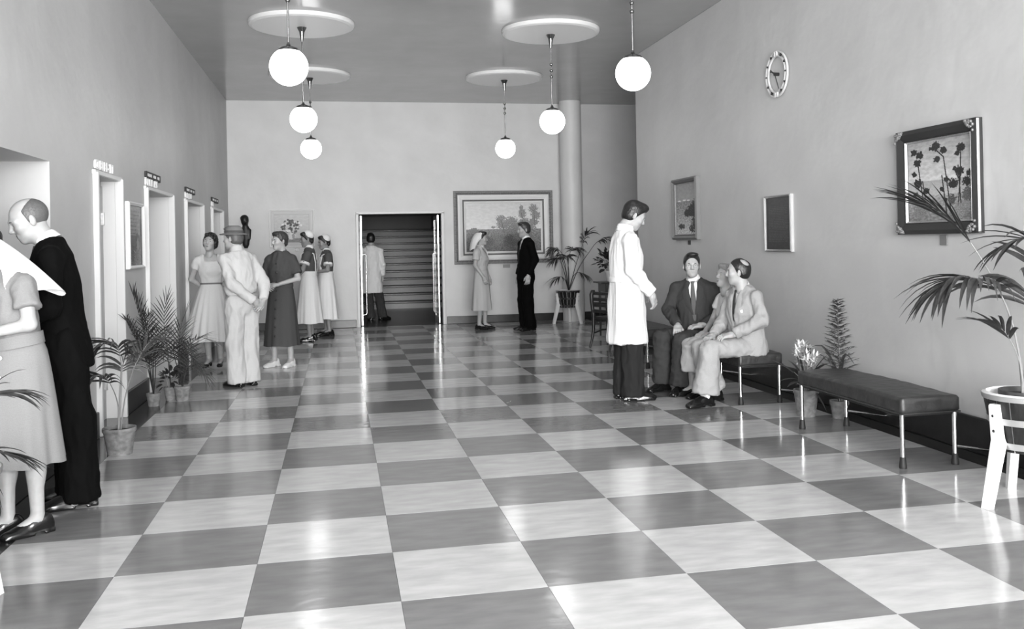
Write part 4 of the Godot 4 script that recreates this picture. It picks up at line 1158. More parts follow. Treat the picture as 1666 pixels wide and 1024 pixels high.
	for q in [[0.218, 0.208], [0.176, 0.166]]:
		var b := B.new(); b.lathe([[q[1], 0.012], [q[0], 0.012], [q[0], 0.03], [q[1], 0.03], [q[1], 0.012]], 60, Vector3.ZERO, false, turnz)
		part("ring", b, M.clock_ring, o)
	for k in 12:
		var a := TAU * k / 12
		var b := B.new()
		if k % 6 == 0:
			for s: float in [-0.022, 0.022]: b.box(Vector3(sin(a) * 0.192 + s, cos(a) * 0.192, 0.026), Vector3(0.011, 0.045, 0.02), 0.002)
		else: b.box(Vector3(sin(a) * 0.192, cos(a) * 0.192, 0.026), Vector3(0.011, 0.03, 0.02), 0.002, Basis(Vector3(0, 0, 1), -a))
		part("hour_mark", b, M.clock_ring if k % 6 == 0 else M.frame_dark, o)
	var hands := [[9.85 / 12.0 * TAU, 0.1, 0.016], [25.5 / 60.0 * TAU, 0.165, 0.011]]
	for k in 2:
		var a: float = hands[k][0]; var L: float = hands[k][1]
		var b := B.new()
		b.box(Vector3(sin(a), cos(a), 0) * (L / 2 - 0.01) + Vector3(0, 0, 0.036 + 0.006 * k), Vector3(hands[k][2], L + 0.02, 0.004), 0.001, Basis(Vector3(0, 0, 1), -a))
		if k == 0: b.ball(Vector3(sin(a), cos(a), 0) * L + Vector3(0, 0, 0.036), Vector3(0.017, 0.017, 0.003), 12)
		part(["hour_hand", "minute_hand"][k], b, M.frame_dark, o)
	var b3 := B.new(); b3.lathe([[0.016, 0.0], [0.016, 0.048], [0.001, 0.05]], 16, Vector3.ZERO, false, turnz)
	part("hub", b3, M.frame_dark, o)
	# black carved figure hung near the left corner of the back wall
	o = thing("wall_sculpture", "black carved head-and-torso sculpture hung on the back wall near the corner", "sculpture", Vector3(-0.575, 1.45, ZB))
	var f := Field.new()
	f.oval(Vector3(0, 0.48, 0.085), Vector3(0.065, 0.09, 0.075), 0.02)
	f.oval(Vector3(0.03, 0.455, 0.14), Vector3(0.02, 0.022, 0.02), 0.02)
	f.oval(Vector3(-0.01, 0.52, 0.07), Vector3(0.065, 0.055, 0.07), 0.02)
	f.cap(Vector3(0, 0.42, 0.07), Vector3(0.01, 0.36, 0.065), 0.04, 0.045, 0.03)
	f.stack(Transform3D(Basis.IDENTITY, Vector3(0.01, 0, 0.062)), [[0.0, 0.03, 0.03], [0.06, 0.055, 0.045], [0.18, 0.07, 0.055], [0.3, 0.085, 0.055], [0.37, 0.05, 0.045]], 0.03)
	f.cap(Vector3(0.075, 0.31, 0.07), Vector3(0.07, 0.16, 0.09), 0.028, 0.022, 0.02)
	f.cap(Vector3(-0.065, 0.31, 0.07), Vector3(-0.05, 0.16, 0.09), 0.028, 0.022, 0.02)
	var fb := B.new(); f.build(0.009, fb)
	part("figure", fb, M.statue, o)
	fb = B.new(); fb.box(Vector3(0.005, 0.2, 0.01), Vector3(0.06, 0.3, 0.02), 0.004)
	part("mounting", fb, M.statue, o)

# ------------------------------------------------------------------ people
# Every figure is laid out in its own axes: feet at y = 0, facing +z, its left at +x, 1.75 m tall; then scaled.
var head_mesh := {}
var hand_mesh: B
var shoe_mesh: B
var pump_mesh: B

func head_field(f: bool) -> Field:
	var h := Field.new()
	h.oval(Vector3(0, 0.03, -0.014), Vector3(0.074, 0.086, 0.096), 0.02)
	h.oval(Vector3(0, -0.028, 0.03), Vector3(0.06 if not f else 0.057, 0.082, 0.058), 0.03)
	h.oval(Vector3(0, -0.075, 0.036), Vector3(0.047 if not f else 0.04, 0.036, 0.044), 0.025)
	h.oval(Vector3(0, -0.097, 0.062), Vector3(0.021, 0.017, 0.017), 0.025)
	for s: float in [-1.0, 1.0]:
		h.oval(Vector3(s * 0.038, -0.022, 0.058), Vector3(0.024, 0.022, 0.022), 0.025)
		h.cap(Vector3(s * 0.012, 0.02, 0.083), Vector3(s * 0.046, 0.018, 0.066), 0.011, 0.009, 0.02)
		h.oval(Vector3(s * 0.032, 0.001, 0.092), Vector3(0.0175, 0.0115, 0.016), 0.012, 1)
		h.oval(Vector3(s * 0.032, -0.0005, 0.07), Vector3(0.0155, 0.0125, 0.0125), 0.006)
		h.cap(Vector3(s * 0.019, 0.0045, 0.0795), Vector3(s * 0.045, 0.0035, 0.073), 0.0042, 0.0038, 0.004)
	h.cap(Vector3(0, 0.012, 0.083), Vector3(0, -0.026, 0.104), 0.0075, 0.0115 if not f else 0.0095, 0.014)
	for s: float in [-1.0, 1.0]: h.oval(Vector3(s * 0.0105, -0.032, 0.094), Vector3(0.0085, 0.0075, 0.011), 0.008)
	h.cap(Vector3(-0.017, -0.0575, 0.081), Vector3(0.017, -0.0575, 0.081), 0.0055, 0.0055, 0.008)
	h.cap(Vector3(-0.014, -0.069, 0.08), Vector3(0.014, -0.069, 0.08), 0.0062, 0.0062, 0.008)
	h.cap(Vector3(-0.022, -0.0632, 0.0895), Vector3(0.022, -0.0632, 0.0895), 0.0018, 0.0018, 0.003, 1)
	for s: float in [-1.0, 1.0]:
		var turn := Basis(Vector3.UP, s * 0.5) * Basis(Vector3.RIGHT, -0.2)
		h.oval(Vector3(s * 0.078, -0.008, -0.012), Vector3(0.009, 0.032, 0.019), 0.008, 0, turn)
		h.oval(Vector3(s * 0.0875, -0.004, -0.006), Vector3(0.006, 0.018, 0.009), 0.006, 1, turn)
	h.cap(Vector3(0, -0.05, -0.02), Vector3(0, -0.17, -0.035), 0.055 if not f else 0.046, 0.06 if not f else 0.05, 0.03)
	return h

func prepare_people() -> void:
	for f in [false, true]:
		var b := B.new(); head_field(f).build(0.0042, b); head_mesh[f] = b
	var h := Field.new()
	h.cap(Vector3(0, 0, -0.03), Vector3(0, 0, 0.03), 0.026, 0.029, 0.02)
	h.block(Vector3(0, -0.002, 0.058), Vector3(0.028, 0.004, 0.032), 0.0115, 0.02)
	var fx := [0.031, 0.0105, -0.0105, -0.0305]; var fl := [0.07, 0.079, 0.073, 0.057]
	for i in 4:
		var p := Vector3(fx[i], 0, 0.088); var ang := 0.25 + 0.06 * i
		for j in 3:
			var seg: float = fl[i] * [0.45, 0.31, 0.24][j]
			var q := p + Vector3(fx[i] * 0.06, -sin(ang) * seg, cos(ang) * seg)
			h.cap(p, q, 0.0092 - 0.0008 * j, 0.0086 - 0.0008 * j, 0.006)
			p = q; ang += 0.42
	h.cap(Vector3(0.024, -0.006, 0.022), Vector3(0.05, -0.02, 0.055), 0.0145, 0.0115, 0.014)
	h.cap(Vector3(0.05, -0.02, 0.055), Vector3(0.054, -0.03, 0.09), 0.0112, 0.0085, 0.006)
	hand_mesh = B.new(); h.build(0.0045, hand_mesh)
	h = Field.new()
	h.oval(Vector3(0.004, 0.022, 0.135), Vector3(0.046, 0.034, 0.075), 0.03)
	h.oval(Vector3(0, 0.035, 0.05), Vector3(0.04, 0.05, 0.095), 0.03)
	h.oval(Vector3(0, 0.045, -0.045), Vector3(0.036, 0.062, 0.048), 0.03)
	h.cap(Vector3(0, 0.09, -0.03), Vector3(0, 0.07, 0.02), 0.036, 0.036, 0.03)
	h.block(Vector3(0.002, 0.009, 0.07), Vector3(0.036, 0.003, 0.115), 0.006, 0.012)
	h.block(Vector3(0, 0.012, -0.055), Vector3(0.028, 0.011, 0.028), 0.006, 0.004)
	h.block(Vector3(0, 0.0, 0.0), Vector3(0.06, 0.014, 0.026), 0.001, 0.004, 1)
	h.planes.append([Vector3(0, -1, 0), 0.0])
	shoe_mesh = B.new(); h.build(0.006, shoe_mesh)
	h = Field.new()
	h.oval(Vector3(0, 0.018, 0.125), Vector3(0.034, 0.022, 0.055), 0.02)
	h.cap(Vector3(0, 0.024, 0.1), Vector3(0, 0.075, -0.03), 0.03, 0.03, 0.03)
	h.cone(Vector3(0, 0.0, -0.055), Vector3(0, 0.07, -0.045), 0.013, 0.024, 0.01)
	h.planes.append([Vector3(0, -1, 0), 0.0])
	pump_mesh = B.new(); h.build(0.006, pump_mesh)

func standing(f := false) -> Dictionary:
	var sh := 0.15 if f else 0.176
	var p := {"f": f, "pelvis": Vector3(0, 0.95, 0), "neck": Vector3(0, 1.475, -0.015), "head": Vector3(0, 1.614, 0.024), "look": Vector3.ZERO}
	for s: float in [-1.0, 1.0]:
		var k := "L" if s > 0 else "R"
		p["hip" + k] = Vector3(s * 0.088, 0.91, 0); p["knee" + k] = Vector3(s * 0.092, 0.5, 0.02); p["ank" + k] = Vector3(s * 0.095, 0.085, -0.02); p["toe" + k] = s * 0.15
		p["sh" + k] = Vector3(s * sh, 1.392, -0.015); p["el" + k] = Vector3(s * (sh + 0.05), 1.115, -0.04); p["wr" + k] = Vector3(s * (sh + 0.045), 0.885, 0.04)
		p["fin" + k] = Vector3(0, -1, 0.15); p["bak" + k] = Vector3(s, 0, 0.15)
	return p

func seated(f := false) -> Dictionary:
	var p := standing(f)
	for k in ["neck", "head", "shL", "shR", "elL", "elR", "wrL", "wrR"]: p[k] = p[k] - Vector3(0, 0.42, 0)
	p.pelvis = Vector3(0, 0.53, 0)
	for s: float in [-1.0, 1.0]:
		var k := "L" if s > 0 else "R"
		p["hip" + k] = Vector3(s * 0.09, 0.51, 0.02); p["knee" + k] = Vector3(s * 0.11, 0.5, 0.45); p["ank" + k] = Vector3(s * 0.11, 0.085, 0.44)
		p["el" + k] = Vector3(s * 0.23, 0.73, 0.07); p["wr" + k] = Vector3(s * 0.13, 0.615, 0.27); p["fin" + k] = Vector3(-s * 0.3, -0.2, 1); p["bak" + k] = Vector3(0, 1, 0.2)
	return p

func twist(p: Dictionary, ang: float, lean := Vector3.ZERO) -> void:      # turn the upper body over the hips, then lean it
	var b := Basis(Vector3.UP, ang)
	var base: Vector3 = p.pelvis
	var top: float = p.neck.y - base.y
	for k in ["neck", "head", "shL", "shR", "elL", "elR", "wrL", "wrR"]:
		var q: Vector3 = p[k] - base
		var w := clampf(q.y / top, 0.0, 1.4)
		p[k] = base + b * q + lean * w
	for k in ["finL", "finR", "bakL", "bakR"]: p[k] = b * p[k]
	p.look = p.look + Vector3(0, ang, 0)

func torso_xf(p: Dictionary) -> Transform3D:
	var y: Vector3 = (p.neck - p.pelvis).normalized()
	var x: Vector3 = p.shL - p.shR
	x = (x - y * x.dot(y)).normalized()
	return Transform3D(Basis(x, y, x.cross(y)), p.pelvis)

func head_xf(p: Dictionary) -> Transform3D:
	return Transform3D(Basis(Vector3.UP, p.look.y) * Basis(Vector3.RIGHT, p.look.x) * Basis(Vector3.BACK, p.look.z), p.head)

func folds(f: Field, sd: int, amp := 0.007, freq := 7.0) -> void:
	f.wobble = FastNoiseLite.new(); f.wobble.seed = sd; f.wobble.frequency = freq; f.wobble.fractal_octaves = 2; f.wobble.fractal_type = FastNoiseLite.FRACTAL_RIDGED; f.amp = amp

var who: Node3D
var size := Transform3D.IDENTITY
var fine := 0.012

func person(label: String, at: Vector3, turn: float, tall: float, p: Dictionary, o := {}) -> void:
	who = thing("person", label, "person", at, turn)
	var s := tall / 1.75
	size = Transform3D(Basis.from_scale(Vector3.ONE * s), Vector3.ZERO)
	fine = o.get("cell", 0.013)
	var f: bool = p.f
	# one skin: trunk, neck, arms and legs in one field, head and hands on finer grids joined to it
	var b := B.new()
	var h := Field.new()
	var tx := torso_xf(p)
	h.stack(tx, [[-0.05, 0.12, 0.08], [0.2, 0.11, 0.07], [0.42, 0.12, 0.07], [0.5, 0.07, 0.055]], 0.03)
	h.cap(p.neck - tx.basis.y * 0.04, head_xf(p) * Vector3(0, -0.11, -0.03), 0.062 if not f else 0.053, 0.052 if not f else 0.044, 0.03)
	h.cap(p.shR, p.shL, 0.045, 0.045, 0.03)
	var thick := 1.0 if not f else 0.88
	for k in ["L", "R"]:
		h.cap(p["sh" + k], p["el" + k], 0.05 * thick, 0.04 * thick, 0.025)
		h.cap(p["el" + k], p["wr" + k], 0.041 * thick, 0.026 * thick, 0.02)
		h.cap(p["hip" + k], p["knee" + k], 0.06, 0.05, 0.03)
		h.cap(p["knee" + k], p["ank" + k], 0.05, 0.034, 0.02)
		var mid: Vector3 = p["knee" + k].lerp(p["ank" + k], 0.32)
		var back: Vector3 = Vector3(0, 0, -0.018)
		h.oval(mid + back, Vector3(0.048, 0.11, 0.05) * (0.95 if f else 1.0), 0.03)
		var toe := Basis(Vector3.UP, p["toe" + k])
		h.cap(p["ank" + k], p["ank" + k] + toe * Vector3(0, -0.04, 0.1), 0.034, 0.024, 0.02)
	h.build(0.012 if o.get("bare", f) else 0.018, b, size)
	b.add(head_mesh[f], size * head_xf(p))
	for k in ["L", "R"]:
		var z: Vector3 = p["fin" + k].normalized()
		var y: Vector3 = p["bak" + k]
		y = (y - z * y.dot(z)).normalized()
		var x := y.cross(z)
		var hb := Basis(x, y, z) * Basis.from_scale(Vector3(-1 if k == "L" else 1, 1, 1) * (0.9 if f else 1.0))
		b.add(hand_mesh, size * Transform3D(hb, p["wr" + k] + z * 0.005))
	part("body", b, M[o.get("skin", "skin")], who)
	# face details
	var hx := size * head_xf(p)
	if o.get("face", true):
		for e: float in [-1.0, 1.0]:
			b = B.new(); b.ball(Vector3(e * 0.032, 0, 0.0748), Vector3(0.0125, 0.0046, 0.0085), 12)
			part("eye", b.moved(hx), M.eye_white, who)
			b = B.new(); b.ball(Vector3(e * 0.032, 0.0, 0.0815), Vector3(0.0046, 0.0043, 0.0024), 10)
			part("iris", b.moved(hx), M.iris, who)
			b = B.new(); b.tube([Vector3(e * 0.014, 0.0195, 0.0925), Vector3(e * 0.03, 0.0245, 0.0885), Vector3(e * 0.049, 0.018, 0.075)], [0.0028, 0.0038, 0.0016], 6, true, 0.7)
			part("eyebrow", b.moved(hx), M[o.get("hair_mat", "hair_dark")], who)
		b = B.new()
		b.tube([Vector3(-0.0235, -0.0625, 0.0815), Vector3(-0.012, -0.0585, 0.087), Vector3(0, -0.0588, 0.0875), Vector3(0.012, -0.0585, 0.087), Vector3(0.0235, -0.0625, 0.0815)], [0.0014, 0.0034, 0.003, 0.0034, 0.0014], 6)
		b.tube([Vector3(-0.0225, -0.0645, 0.0815), Vector3(-0.01, -0.0695, 0.0855), Vector3(0.01, -0.0695, 0.0855), Vector3(0.0225, -0.0645, 0.0815)], [0.0014, 0.0042, 0.0042, 0.0014], 6)
		part("lips", b.moved(hx), M.lips if f else M.lips_pale, who)

func hair(style: String, p: Dictionary, m: Material) -> void:
	var h := Field.new()
	match style:
		"short":
			h.oval(Vector3(0, 0.038, -0.018), Vector3(0.082, 0.092, 0.102), 0.02)
			h.oval(Vector3(0, -0.01, -0.04), Vector3(0.081, 0.075, 0.075), 0.02)
			h.oval(Vector3(0.008, 0.108, 0.045), Vector3(0.058, 0.02, 0.045), 0.03)
			h.oval(Vector3(0, -0.022, 0.09), Vector3(0.078, 0.1, 0.09), 0.008, 1)
			h.oval(Vector3(0, -0.075, 0.06), Vector3(0.2, 0.07, 0.07), 0.008, 1)
			h.oval(Vector3(0, -0.14, -0.04), Vector3(0.2, 0.07, 0.2), 0.008, 1)
		"quiff":
			h.oval(Vector3(0, 0.042, -0.018), Vector3(0.082, 0.094, 0.104), 0.02)
			h.oval(Vector3(0, -0.01, -0.04), Vector3(0.08, 0.075, 0.072), 0.02)
			h.oval(Vector3(0.004, 0.106, 0.048), Vector3(0.058, 0.032, 0.045), 0.03)
			h.oval(Vector3(0, -0.028, 0.09), Vector3(0.12, 0.1, 0.085), 0.008, 1)
			h.oval(Vector3(0, -0.14, -0.02), Vector3(0.2, 0.075, 0.2), 0.008, 1)
		"fringe":        # bald on top, cropped at the sides
			h.oval(Vector3(0, 0.026, -0.018), Vector3(0.0795, 0.088, 0.099), 0.02)
			h.oval(Vector3(0, 0.105, 0.075), Vector3(0.076, 0.11, 0.13), 0.01, 1)
			h.oval(Vector3(0, -0.0, 0.1), Vector3(0.12, 0.13, 0.105), 0.01, 1)
			h.oval(Vector3(0, -0.14, -0.02), Vector3(0.2, 0.1, 0.2), 0.01, 1)
		"crown":         # thinning spot at the back of the head
			h.oval(Vector3(0, 0.036, -0.02), Vector3(0.082, 0.09, 0.101), 0.02)
			h.oval(Vector3(0, -0.005, -0.045), Vector3(0.08, 0.075, 0.07), 0.02)
			h.oval(Vector3(0.028, 0.1, -0.07), Vector3(0.046, 0.055, 0.045), 0.01, 1)
			h.oval(Vector3(0, -0.02, 0.085), Vector3(0.12, 0.105, 0.085), 0.008, 1)
			h.oval(Vector3(0, -0.14, -0.02), Vector3(0.2, 0.075, 0.2), 0.008, 1)
		"bob":
			h.oval(Vector3(0, 0.036, -0.016), Vector3(0.083, 0.09, 0.101), 0.02)
			for s: float in [-1.0, 1.0]: h.oval(Vector3(s * 0.07, -0.015, -0.02), Vector3(0.02, 0.055, 0.04), 0.03)
			h.oval(Vector3(0, -0.035, -0.055), Vector3(0.07, 0.06, 0.05), 0.03)
			for s: float in [-1.0, 0.0, 1.0]: h.oval(Vector3(s * 0.035, 0.085, 0.062), Vector3(0.022, 0.018, 0.02), 0.012)
			h.oval(Vector3(0, -0.035, 0.1), Vector3(0.064, 0.098, 0.085), 0.01, 1)
			folds(h, 4, 0.005, 30.0)
		"rolled":        # waved back from the brow, rolled at the nape
			h.oval(Vector3(0, 0.04, -0.018), Vector3(0.081, 0.09, 0.101), 0.02)
			h.oval(Vector3(0, 0.098, 0.045), Vector3(0.062, 0.026, 0.045), 0.03)
			h.oval(Vector3(0, -0.03, -0.07), Vector3(0.06, 0.042, 0.036), 0.03)
			h.oval(Vector3(0, -0.03, 0.09), Vector3(0.12, 0.098, 0.083), 0.008, 1)
			h.oval(Vector3(0, -0.13, 0.02), Vector3(0.2, 0.09, 0.1), 0.008, 1)
			folds(h, 6, 0.004, 30.0)
	var b := B.new(); h.build(0.0065, b, size * head_xf(p))
	part("hair", b, m, who)

func jacket(called: String, p: Dictionary, m: Material, o := {}) -> void:
	var f := Field.new()
	var tx := torso_xf(p)
	var hem: float = o.get("hem", -0.17); var fat: float = o.get("fat", 0.0)
	var sec := [[hem, 0.182 + fat + o.get("flare", 0.0), 0.132 + fat + o.get("flare", 0.0)]]
	if hem < -0.1: sec.append([-0.06, 0.18 + fat, 0.13 + fat])
	sec.append_array([[0.12, 0.163 + fat, 0.115 + fat], [0.3, 0.178 + fat * 0.6, 0.128 + fat * 0.5, 0, 0.006], [0.43, 0.165, 0.108], [0.505, 0.105, 0.078], [0.535, 0.072, 0.07]])
	if hem > 0.1: sec.remove_at(1)
	if o.has("sections"): sec = o.sections
	f.stack(tx, sec, 0.04)
	for k in ["L", "R"]: f.cap(tx * Vector3(0.06 if k == "L" else -0.06, 0.478, -0.01), p["sh" + k] + Vector3(0, -0.002, 0), 0.044, o.get("pad", 0.058) - 0.008, 0.05)
	for k in ["L", "R"]:
		var e: Vector3 = p["el" + k]; var w: Vector3 = p["wr" + k]
		if o.has("short"):
			f.cone(p["sh" + k].lerp(e, 0.08), p["sh" + k].lerp(e, o.short), 0.05, 0.06 * o.get("sleeve", 1.0), 0.03)
			f.cap(p["sh" + k] + Vector3(0, -0.01, 0), p["sh" + k].lerp(e, 0.25), 0.048, 0.05, 0.03)
		else:
			f.cap(p["sh" + k] + Vector3(0, -0.012, 0), e, 0.056, 0.053, 0.04)
			f.cap(e, e.lerp(w, 0.3), 0.053, 0.052, 0.025)
			f.cone(e, e.lerp(w, o.get("cuff", 0.97)), 0.053, 0.046, 0.025)
	if o.has("opening"): f.oval(tx * Vector3(0, 0.545, 0.02), Vector3(0.068, 0.062, 0.078), 0.01, 1, tx.basis)
	if o.has("opening"):     # the front cut open down to a button
		var y: float = o.opening
		f.cap(tx * Vector3(0, y, 0.15), tx * Vector3(0, 0.5, 0.1), 0.008, 0.05, 0.006, 1)
		if o.get("skirts", false): f.cap(tx * Vector3(0, y, 0.17), tx * Vector3(0, hem - 0.05, 0.16), 0.004, 0.04, 0.006, 1)
	if o.has("square"):
		f.block(tx * Vector3(0, 0.5, 0.09), Vector3(0.075, 0.075, 0.09), 0.004, 0.01, 1, tx.basis)
		f.oval(tx * Vector3(0, 0.55, 0.0), Vector3(0.1, 0.07, 0.09), 0.01, 1, tx.basis)
	folds(f, int(p.head.x * 100) + o.get("seed", 3), o.get("amp", 0.009), o.get("freq", 7.0))
	f.stretch = o.get("drape", Vector3(1.0, 0.45, 1.0))
	var b := B.new(); f.build(fine, b, size)
	if o.has("skirt"): b.add(o.skirt, size)
	part(called, b, m, who)

func trousers(p: Dictionary, m: Material, o := {}) -> void:
	var f := Field.new()
	var w: float = o.get("wide", 1.0)
	f.oval(p.pelvis + Vector3(0, -0.04, -0.005), Vector3(0.158, 0.15, 0.118) * o.get("hips", 1.0), 0.03)
	for k in ["L", "R"]:
		var kn: Vector3 = p["knee" + k]; var an: Vector3 = p["ank" + k]
		f.cap(p["hip" + k], kn, 0.095 * w * o.get("hips", 1.0), 0.077 * w, 0.035)
		f.cap(kn, kn.lerp(an, 0.3), 0.077 * w, 0.074 * w, 0.02)
		f.cone(kn, an + (kn - an).normalized() * o.get("up", -0.045), 0.078 * w, 0.086 * w, 0.02)
	folds(f, o.get("seed", 8), 0.013, 8.0); f.stretch = Vector3(1, 0.35, 1)
	if o.has("top"): f.planes.append([Vector3.UP, o.top])
	var b := B.new(); f.build(fine, b, size)
	part("trousers", b, m, who)

func shoes(p: Dictionary, m: Material, scale := 1.0, mesh_: B = null, called := "shoe") -> void:
	var src := mesh_ if mesh_ else shoe_mesh
	for k in ["L", "R"]:
		var b := B.new()
		var an: Vector3 = p["ank" + k]
		var bs: Basis = p.get("foot" + k, Basis(Vector3.UP, p["toe" + k]))
		b.add(src, size * Transform3D(bs * Basis.from_scale(Vector3(-scale if k == "R" else scale, scale, scale)), Vector3(an.x, maxf(0.0, an.y - 0.085), an.z)))
		part(called, b, m, who)

func shirt(p: Dictionary, m: Material, tie: Material = null) -> void:
	var f := Field.new()
	var tx := torso_xf(p)
	f.stack(tx, [[0.05, 0.15, 0.1], [0.3, 0.16, 0.113, 0, 0.004], [0.43, 0.14, 0.095], [0.5, 0.08, 0.068]], 0.03)
	var b := B.new(); f.build(0.014, b, size)
	collar_into(b, p, 0.061, 0.034)
	part("shirt", b, m, who)
	if tie:
		b = B.new()
		var pts := []
		for q in [[0.505, 0.079], [0.48, 0.092], [0.4, 0.114], [0.3, 0.124], [0.2, 0.121], [0.12, 0.114]]: pts.append(size * (tx * Vector3(0, q[0], q[1])))
		var s := size.basis.x.length()
		b.tube(pts, [0.02 * s, 0.013 * s, 0.02 * s, 0.027 * s, 0.033 * s, 0.028 * s], 8, true, 0.25, tx.basis.x)
		part("necktie", b, tie, who)

func collar_into(b: B, p: Dictionary, r: float, h: float, low := 0.0) -> void:
	var tx := torso_xf(p)
	var up: Vector3 = (head_xf(p) * Vector3(0, -0.1, -0.03) - p.neck).normalized()
	var x: Vector3 = (tx.basis.x - up * tx.basis.x.dot(up)).normalized()
	var bs := Basis(x, up, x.cross(up))
	var c := B.new()
	c.lathe([[r * 1.12, -0.02 + low], [r * 1.06, h * 0.5], [r, h], [r - 0.006, h], [r - 0.004, -0.01]], 24, Vector3.ZERO, true)
	for s: float in [-1.0, 1.0]:    # two points turned down in front
		c.facing([Vector3(0.004 * s, h * 0.55, r * 1.07), Vector3(s * 0.04, h * 0.6, r * 0.9), Vector3(s * 0.04, -0.02, r * 1.05), Vector3(s * 0.024, -0.03, r * 1.16)], Vector3(0, 0, 1))
	b.add(c, size * Transform3D(bs, p.neck + up * 0.005))

func lapels(p: Dictionary, m: Material) -> void:
	var tx := torso_xf(p)
	for s: float in [-1.0, 1.0]:
		var b := B.new()
		var rows := []
		for q in [[0.18, 0.004, 0.03, 0.137], [0.27, 0.022, 0.075, 0.14], [0.36, 0.036, 0.1, 0.132], [0.42, 0.045, 0.105, 0.118], [0.46, 0.05, 0.085, 0.104], [0.505, 0.055, 0.075, 0.07]]:
			rows.append(PackedVector3Array([tx * Vector3(s * q[1], q[0], q[3]), tx * Vector3(s * (q[1] + q[2]) * 0.5, q[0], q[3] + 0.004), tx * Vector3(s * q[2], q[0], q[3] - 0.012)]))
		b.grid(rows, false, s > 0)
		part("lapel", b.moved(size), m, who)

func skirt_loft(p: Dictionary, top: Array, hem: Array, pleats: int, amp: float, bulge := 0.25, ph := 0.0) -> B:
	# [height, rx, rz, x, z] of the waist and of the hem
	var b := B.new()
	var rows := []; var inner := []
	for i in 15:
		var t := i / 14.0
		var y: float = lerpf(hem[0], top[0], t)
		var e := 1.0 - t
		var w := lerpf(e, pow(e, 0.5), bulge)
		var rx: float = lerpf(top[1], hem[1], w); var rz: float = lerpf(top[2], hem[2], w)
		var row := PackedVector3Array(); var row2 := PackedVector3Array()
		for j in 96:
			var a := TAU * j / 96
			var k := 1.0 + amp * e * (cos(pleats * a + ph + 0.7 * sin(3.0 * a)) + 0.35 * cos((pleats * 2 + 1) * a + 1.0))
			var q := Vector3(lerpf(top[3], hem[3], e) + sin(a) * rx * k, y + amp * 0.12 * e * cos(5.0 * a), lerpf(top[4], hem[4], e) + cos(a) * rz * k)
			row.append(q); row2.append(q - Vector3(sin(a), 0, cos(a)) * 0.006)
		rows.append(row); inner.append(row2)
	b.grid(rows); b.grid(inner, true, true)
	return b

func belt(p: Dictionary, y: float, rx0: float, rz0: float, h: float, m: Material, called := "belt") -> void:
	var rx := rx0 + 0.007; var rz := rz0 + 0.007
	var tx := torso_xf(p)
	var b := B.new()
	var rows := []
	for q in [[0.0, y], [0.004, y], [0.004, y + h], [0.0, y + h]]:
		rows.append(b.ring(tx * Vector3(0, q[1], 0), tx.basis.z * (rz + q[0]), tx.basis.x * (rx + q[0]), 40))
	b.grid(rows)
	part(called, b.moved(size), m, who)

func buttons(pts: Array, m: Material, r := 0.008) -> void:
	for q in pts:
		var b := B.new(); b.ball(q, Vector3(r, r, r * 0.5), 8)
		part("button", b.moved(size), m, who)

func cuffs(p: Dictionary, at: float, r: float, m: Material) -> void:
	for k in ["L", "R"]:
		var a: Vector3 = p["sh" + k].lerp(p["el" + k], at); var d: Vector3 = (p["el" + k] - p["sh" + k]).normalized()
		var b := B.new(); b.tube([a - d * 0.02, a + d * 0.02], [r, r * 1.02], 16)
		part("sleeve_cuff", b.moved(size), m, who)

func veil(p: Dictionary, m: Material, drop: float, back: float, wide: float, point := 0.0) -> void:
	var rows := []
	for i in 13:
		var v := i / 12.0
		var row := PackedVector3Array()
		for j in 25:
			var a := lerpf(-1.75, 1.75, j / 24.0)
			var c := cos(a); var s := sin(a)
			var p0 := Vector3(s * 0.094, c * 0.105 + 0.022, 0.035 - 0.03 * absf(s))
			var p1 := Vector3(s * 0.112, c * lerpf(0.13, 0.075, point) + 0.03 - 0.05 * point - 0.06 * (1.0 - c) * (1.0 - point), lerpf(lerpf(-0.19, -0.07, s * s), -0.13, point))
			var p2 := Vector3(s * wide * (1.0 - 0.4 * point), -drop - point * (0.06 + 0.1 * c * c) + 0.02 * sin(a * 4.0), -back * (1.0 - 0.55 * s * s) - point * 0.14 * c * c)
			var q := p0 * (1 - v) * (1 - v) + p1 * 2.0 * v * (1 - v) + p2 * v * v
			row.append(q + Vector3(0, 0, -0.006 * sin(a * 7.0) * v))
		rows.append(row)
	var b := B.new(); b.grid(rows, false, true)
	var inner := []
	for r in rows:
		var q := PackedVector3Array()
		for k in r.size(): q.append(r[k] * 0.985)
		inner.append(q)
	b.grid(inner, false, false)
	part("veil", b.moved(size * head_xf(p)), m, who)

func glasses(p: Dictionary, m: Material) -> void:
	var b := B.new()
	for s: float in [-1.0, 1.0]:
		var ring := []; var rr := []
		for j in 17: ring.append(Vector3(s * 0.032 + cos(TAU * j / 16) * 0.021, -0.002 + sin(TAU * j / 16) * 0.017, 0.096)); rr.append(0.0012)
		b.tube(ring, rr, 6)
		b.tube([Vector3(s * 0.053, 0.004, 0.094), Vector3(s * 0.079, 0.004, 0.06), Vector3(s * 0.083, 0.004, -0.01)], [0.0018, 0.0018, 0.0018], 6)
	b.tube([Vector3(-0.012, 0.002, 0.097), Vector3(0, 0.006, 0.099), Vector3(0.012, 0.002, 0.097)], [0.0018, 0.0018, 0.0018], 6)
	part("glasses", b.moved(size * head_xf(p)), m, who)

func cloth(key: String, v: float, weave := 90.0, rough := 0.85) -> void:
	mat(key, v, rough, {"tex": M_weave, "scale": 16.0, "world": false, "bump": M_weave_bump, "depth": 0.15, "spec": 0.2})

var M_weave: ImageTexture
var M_weave_bump: ImageTexture

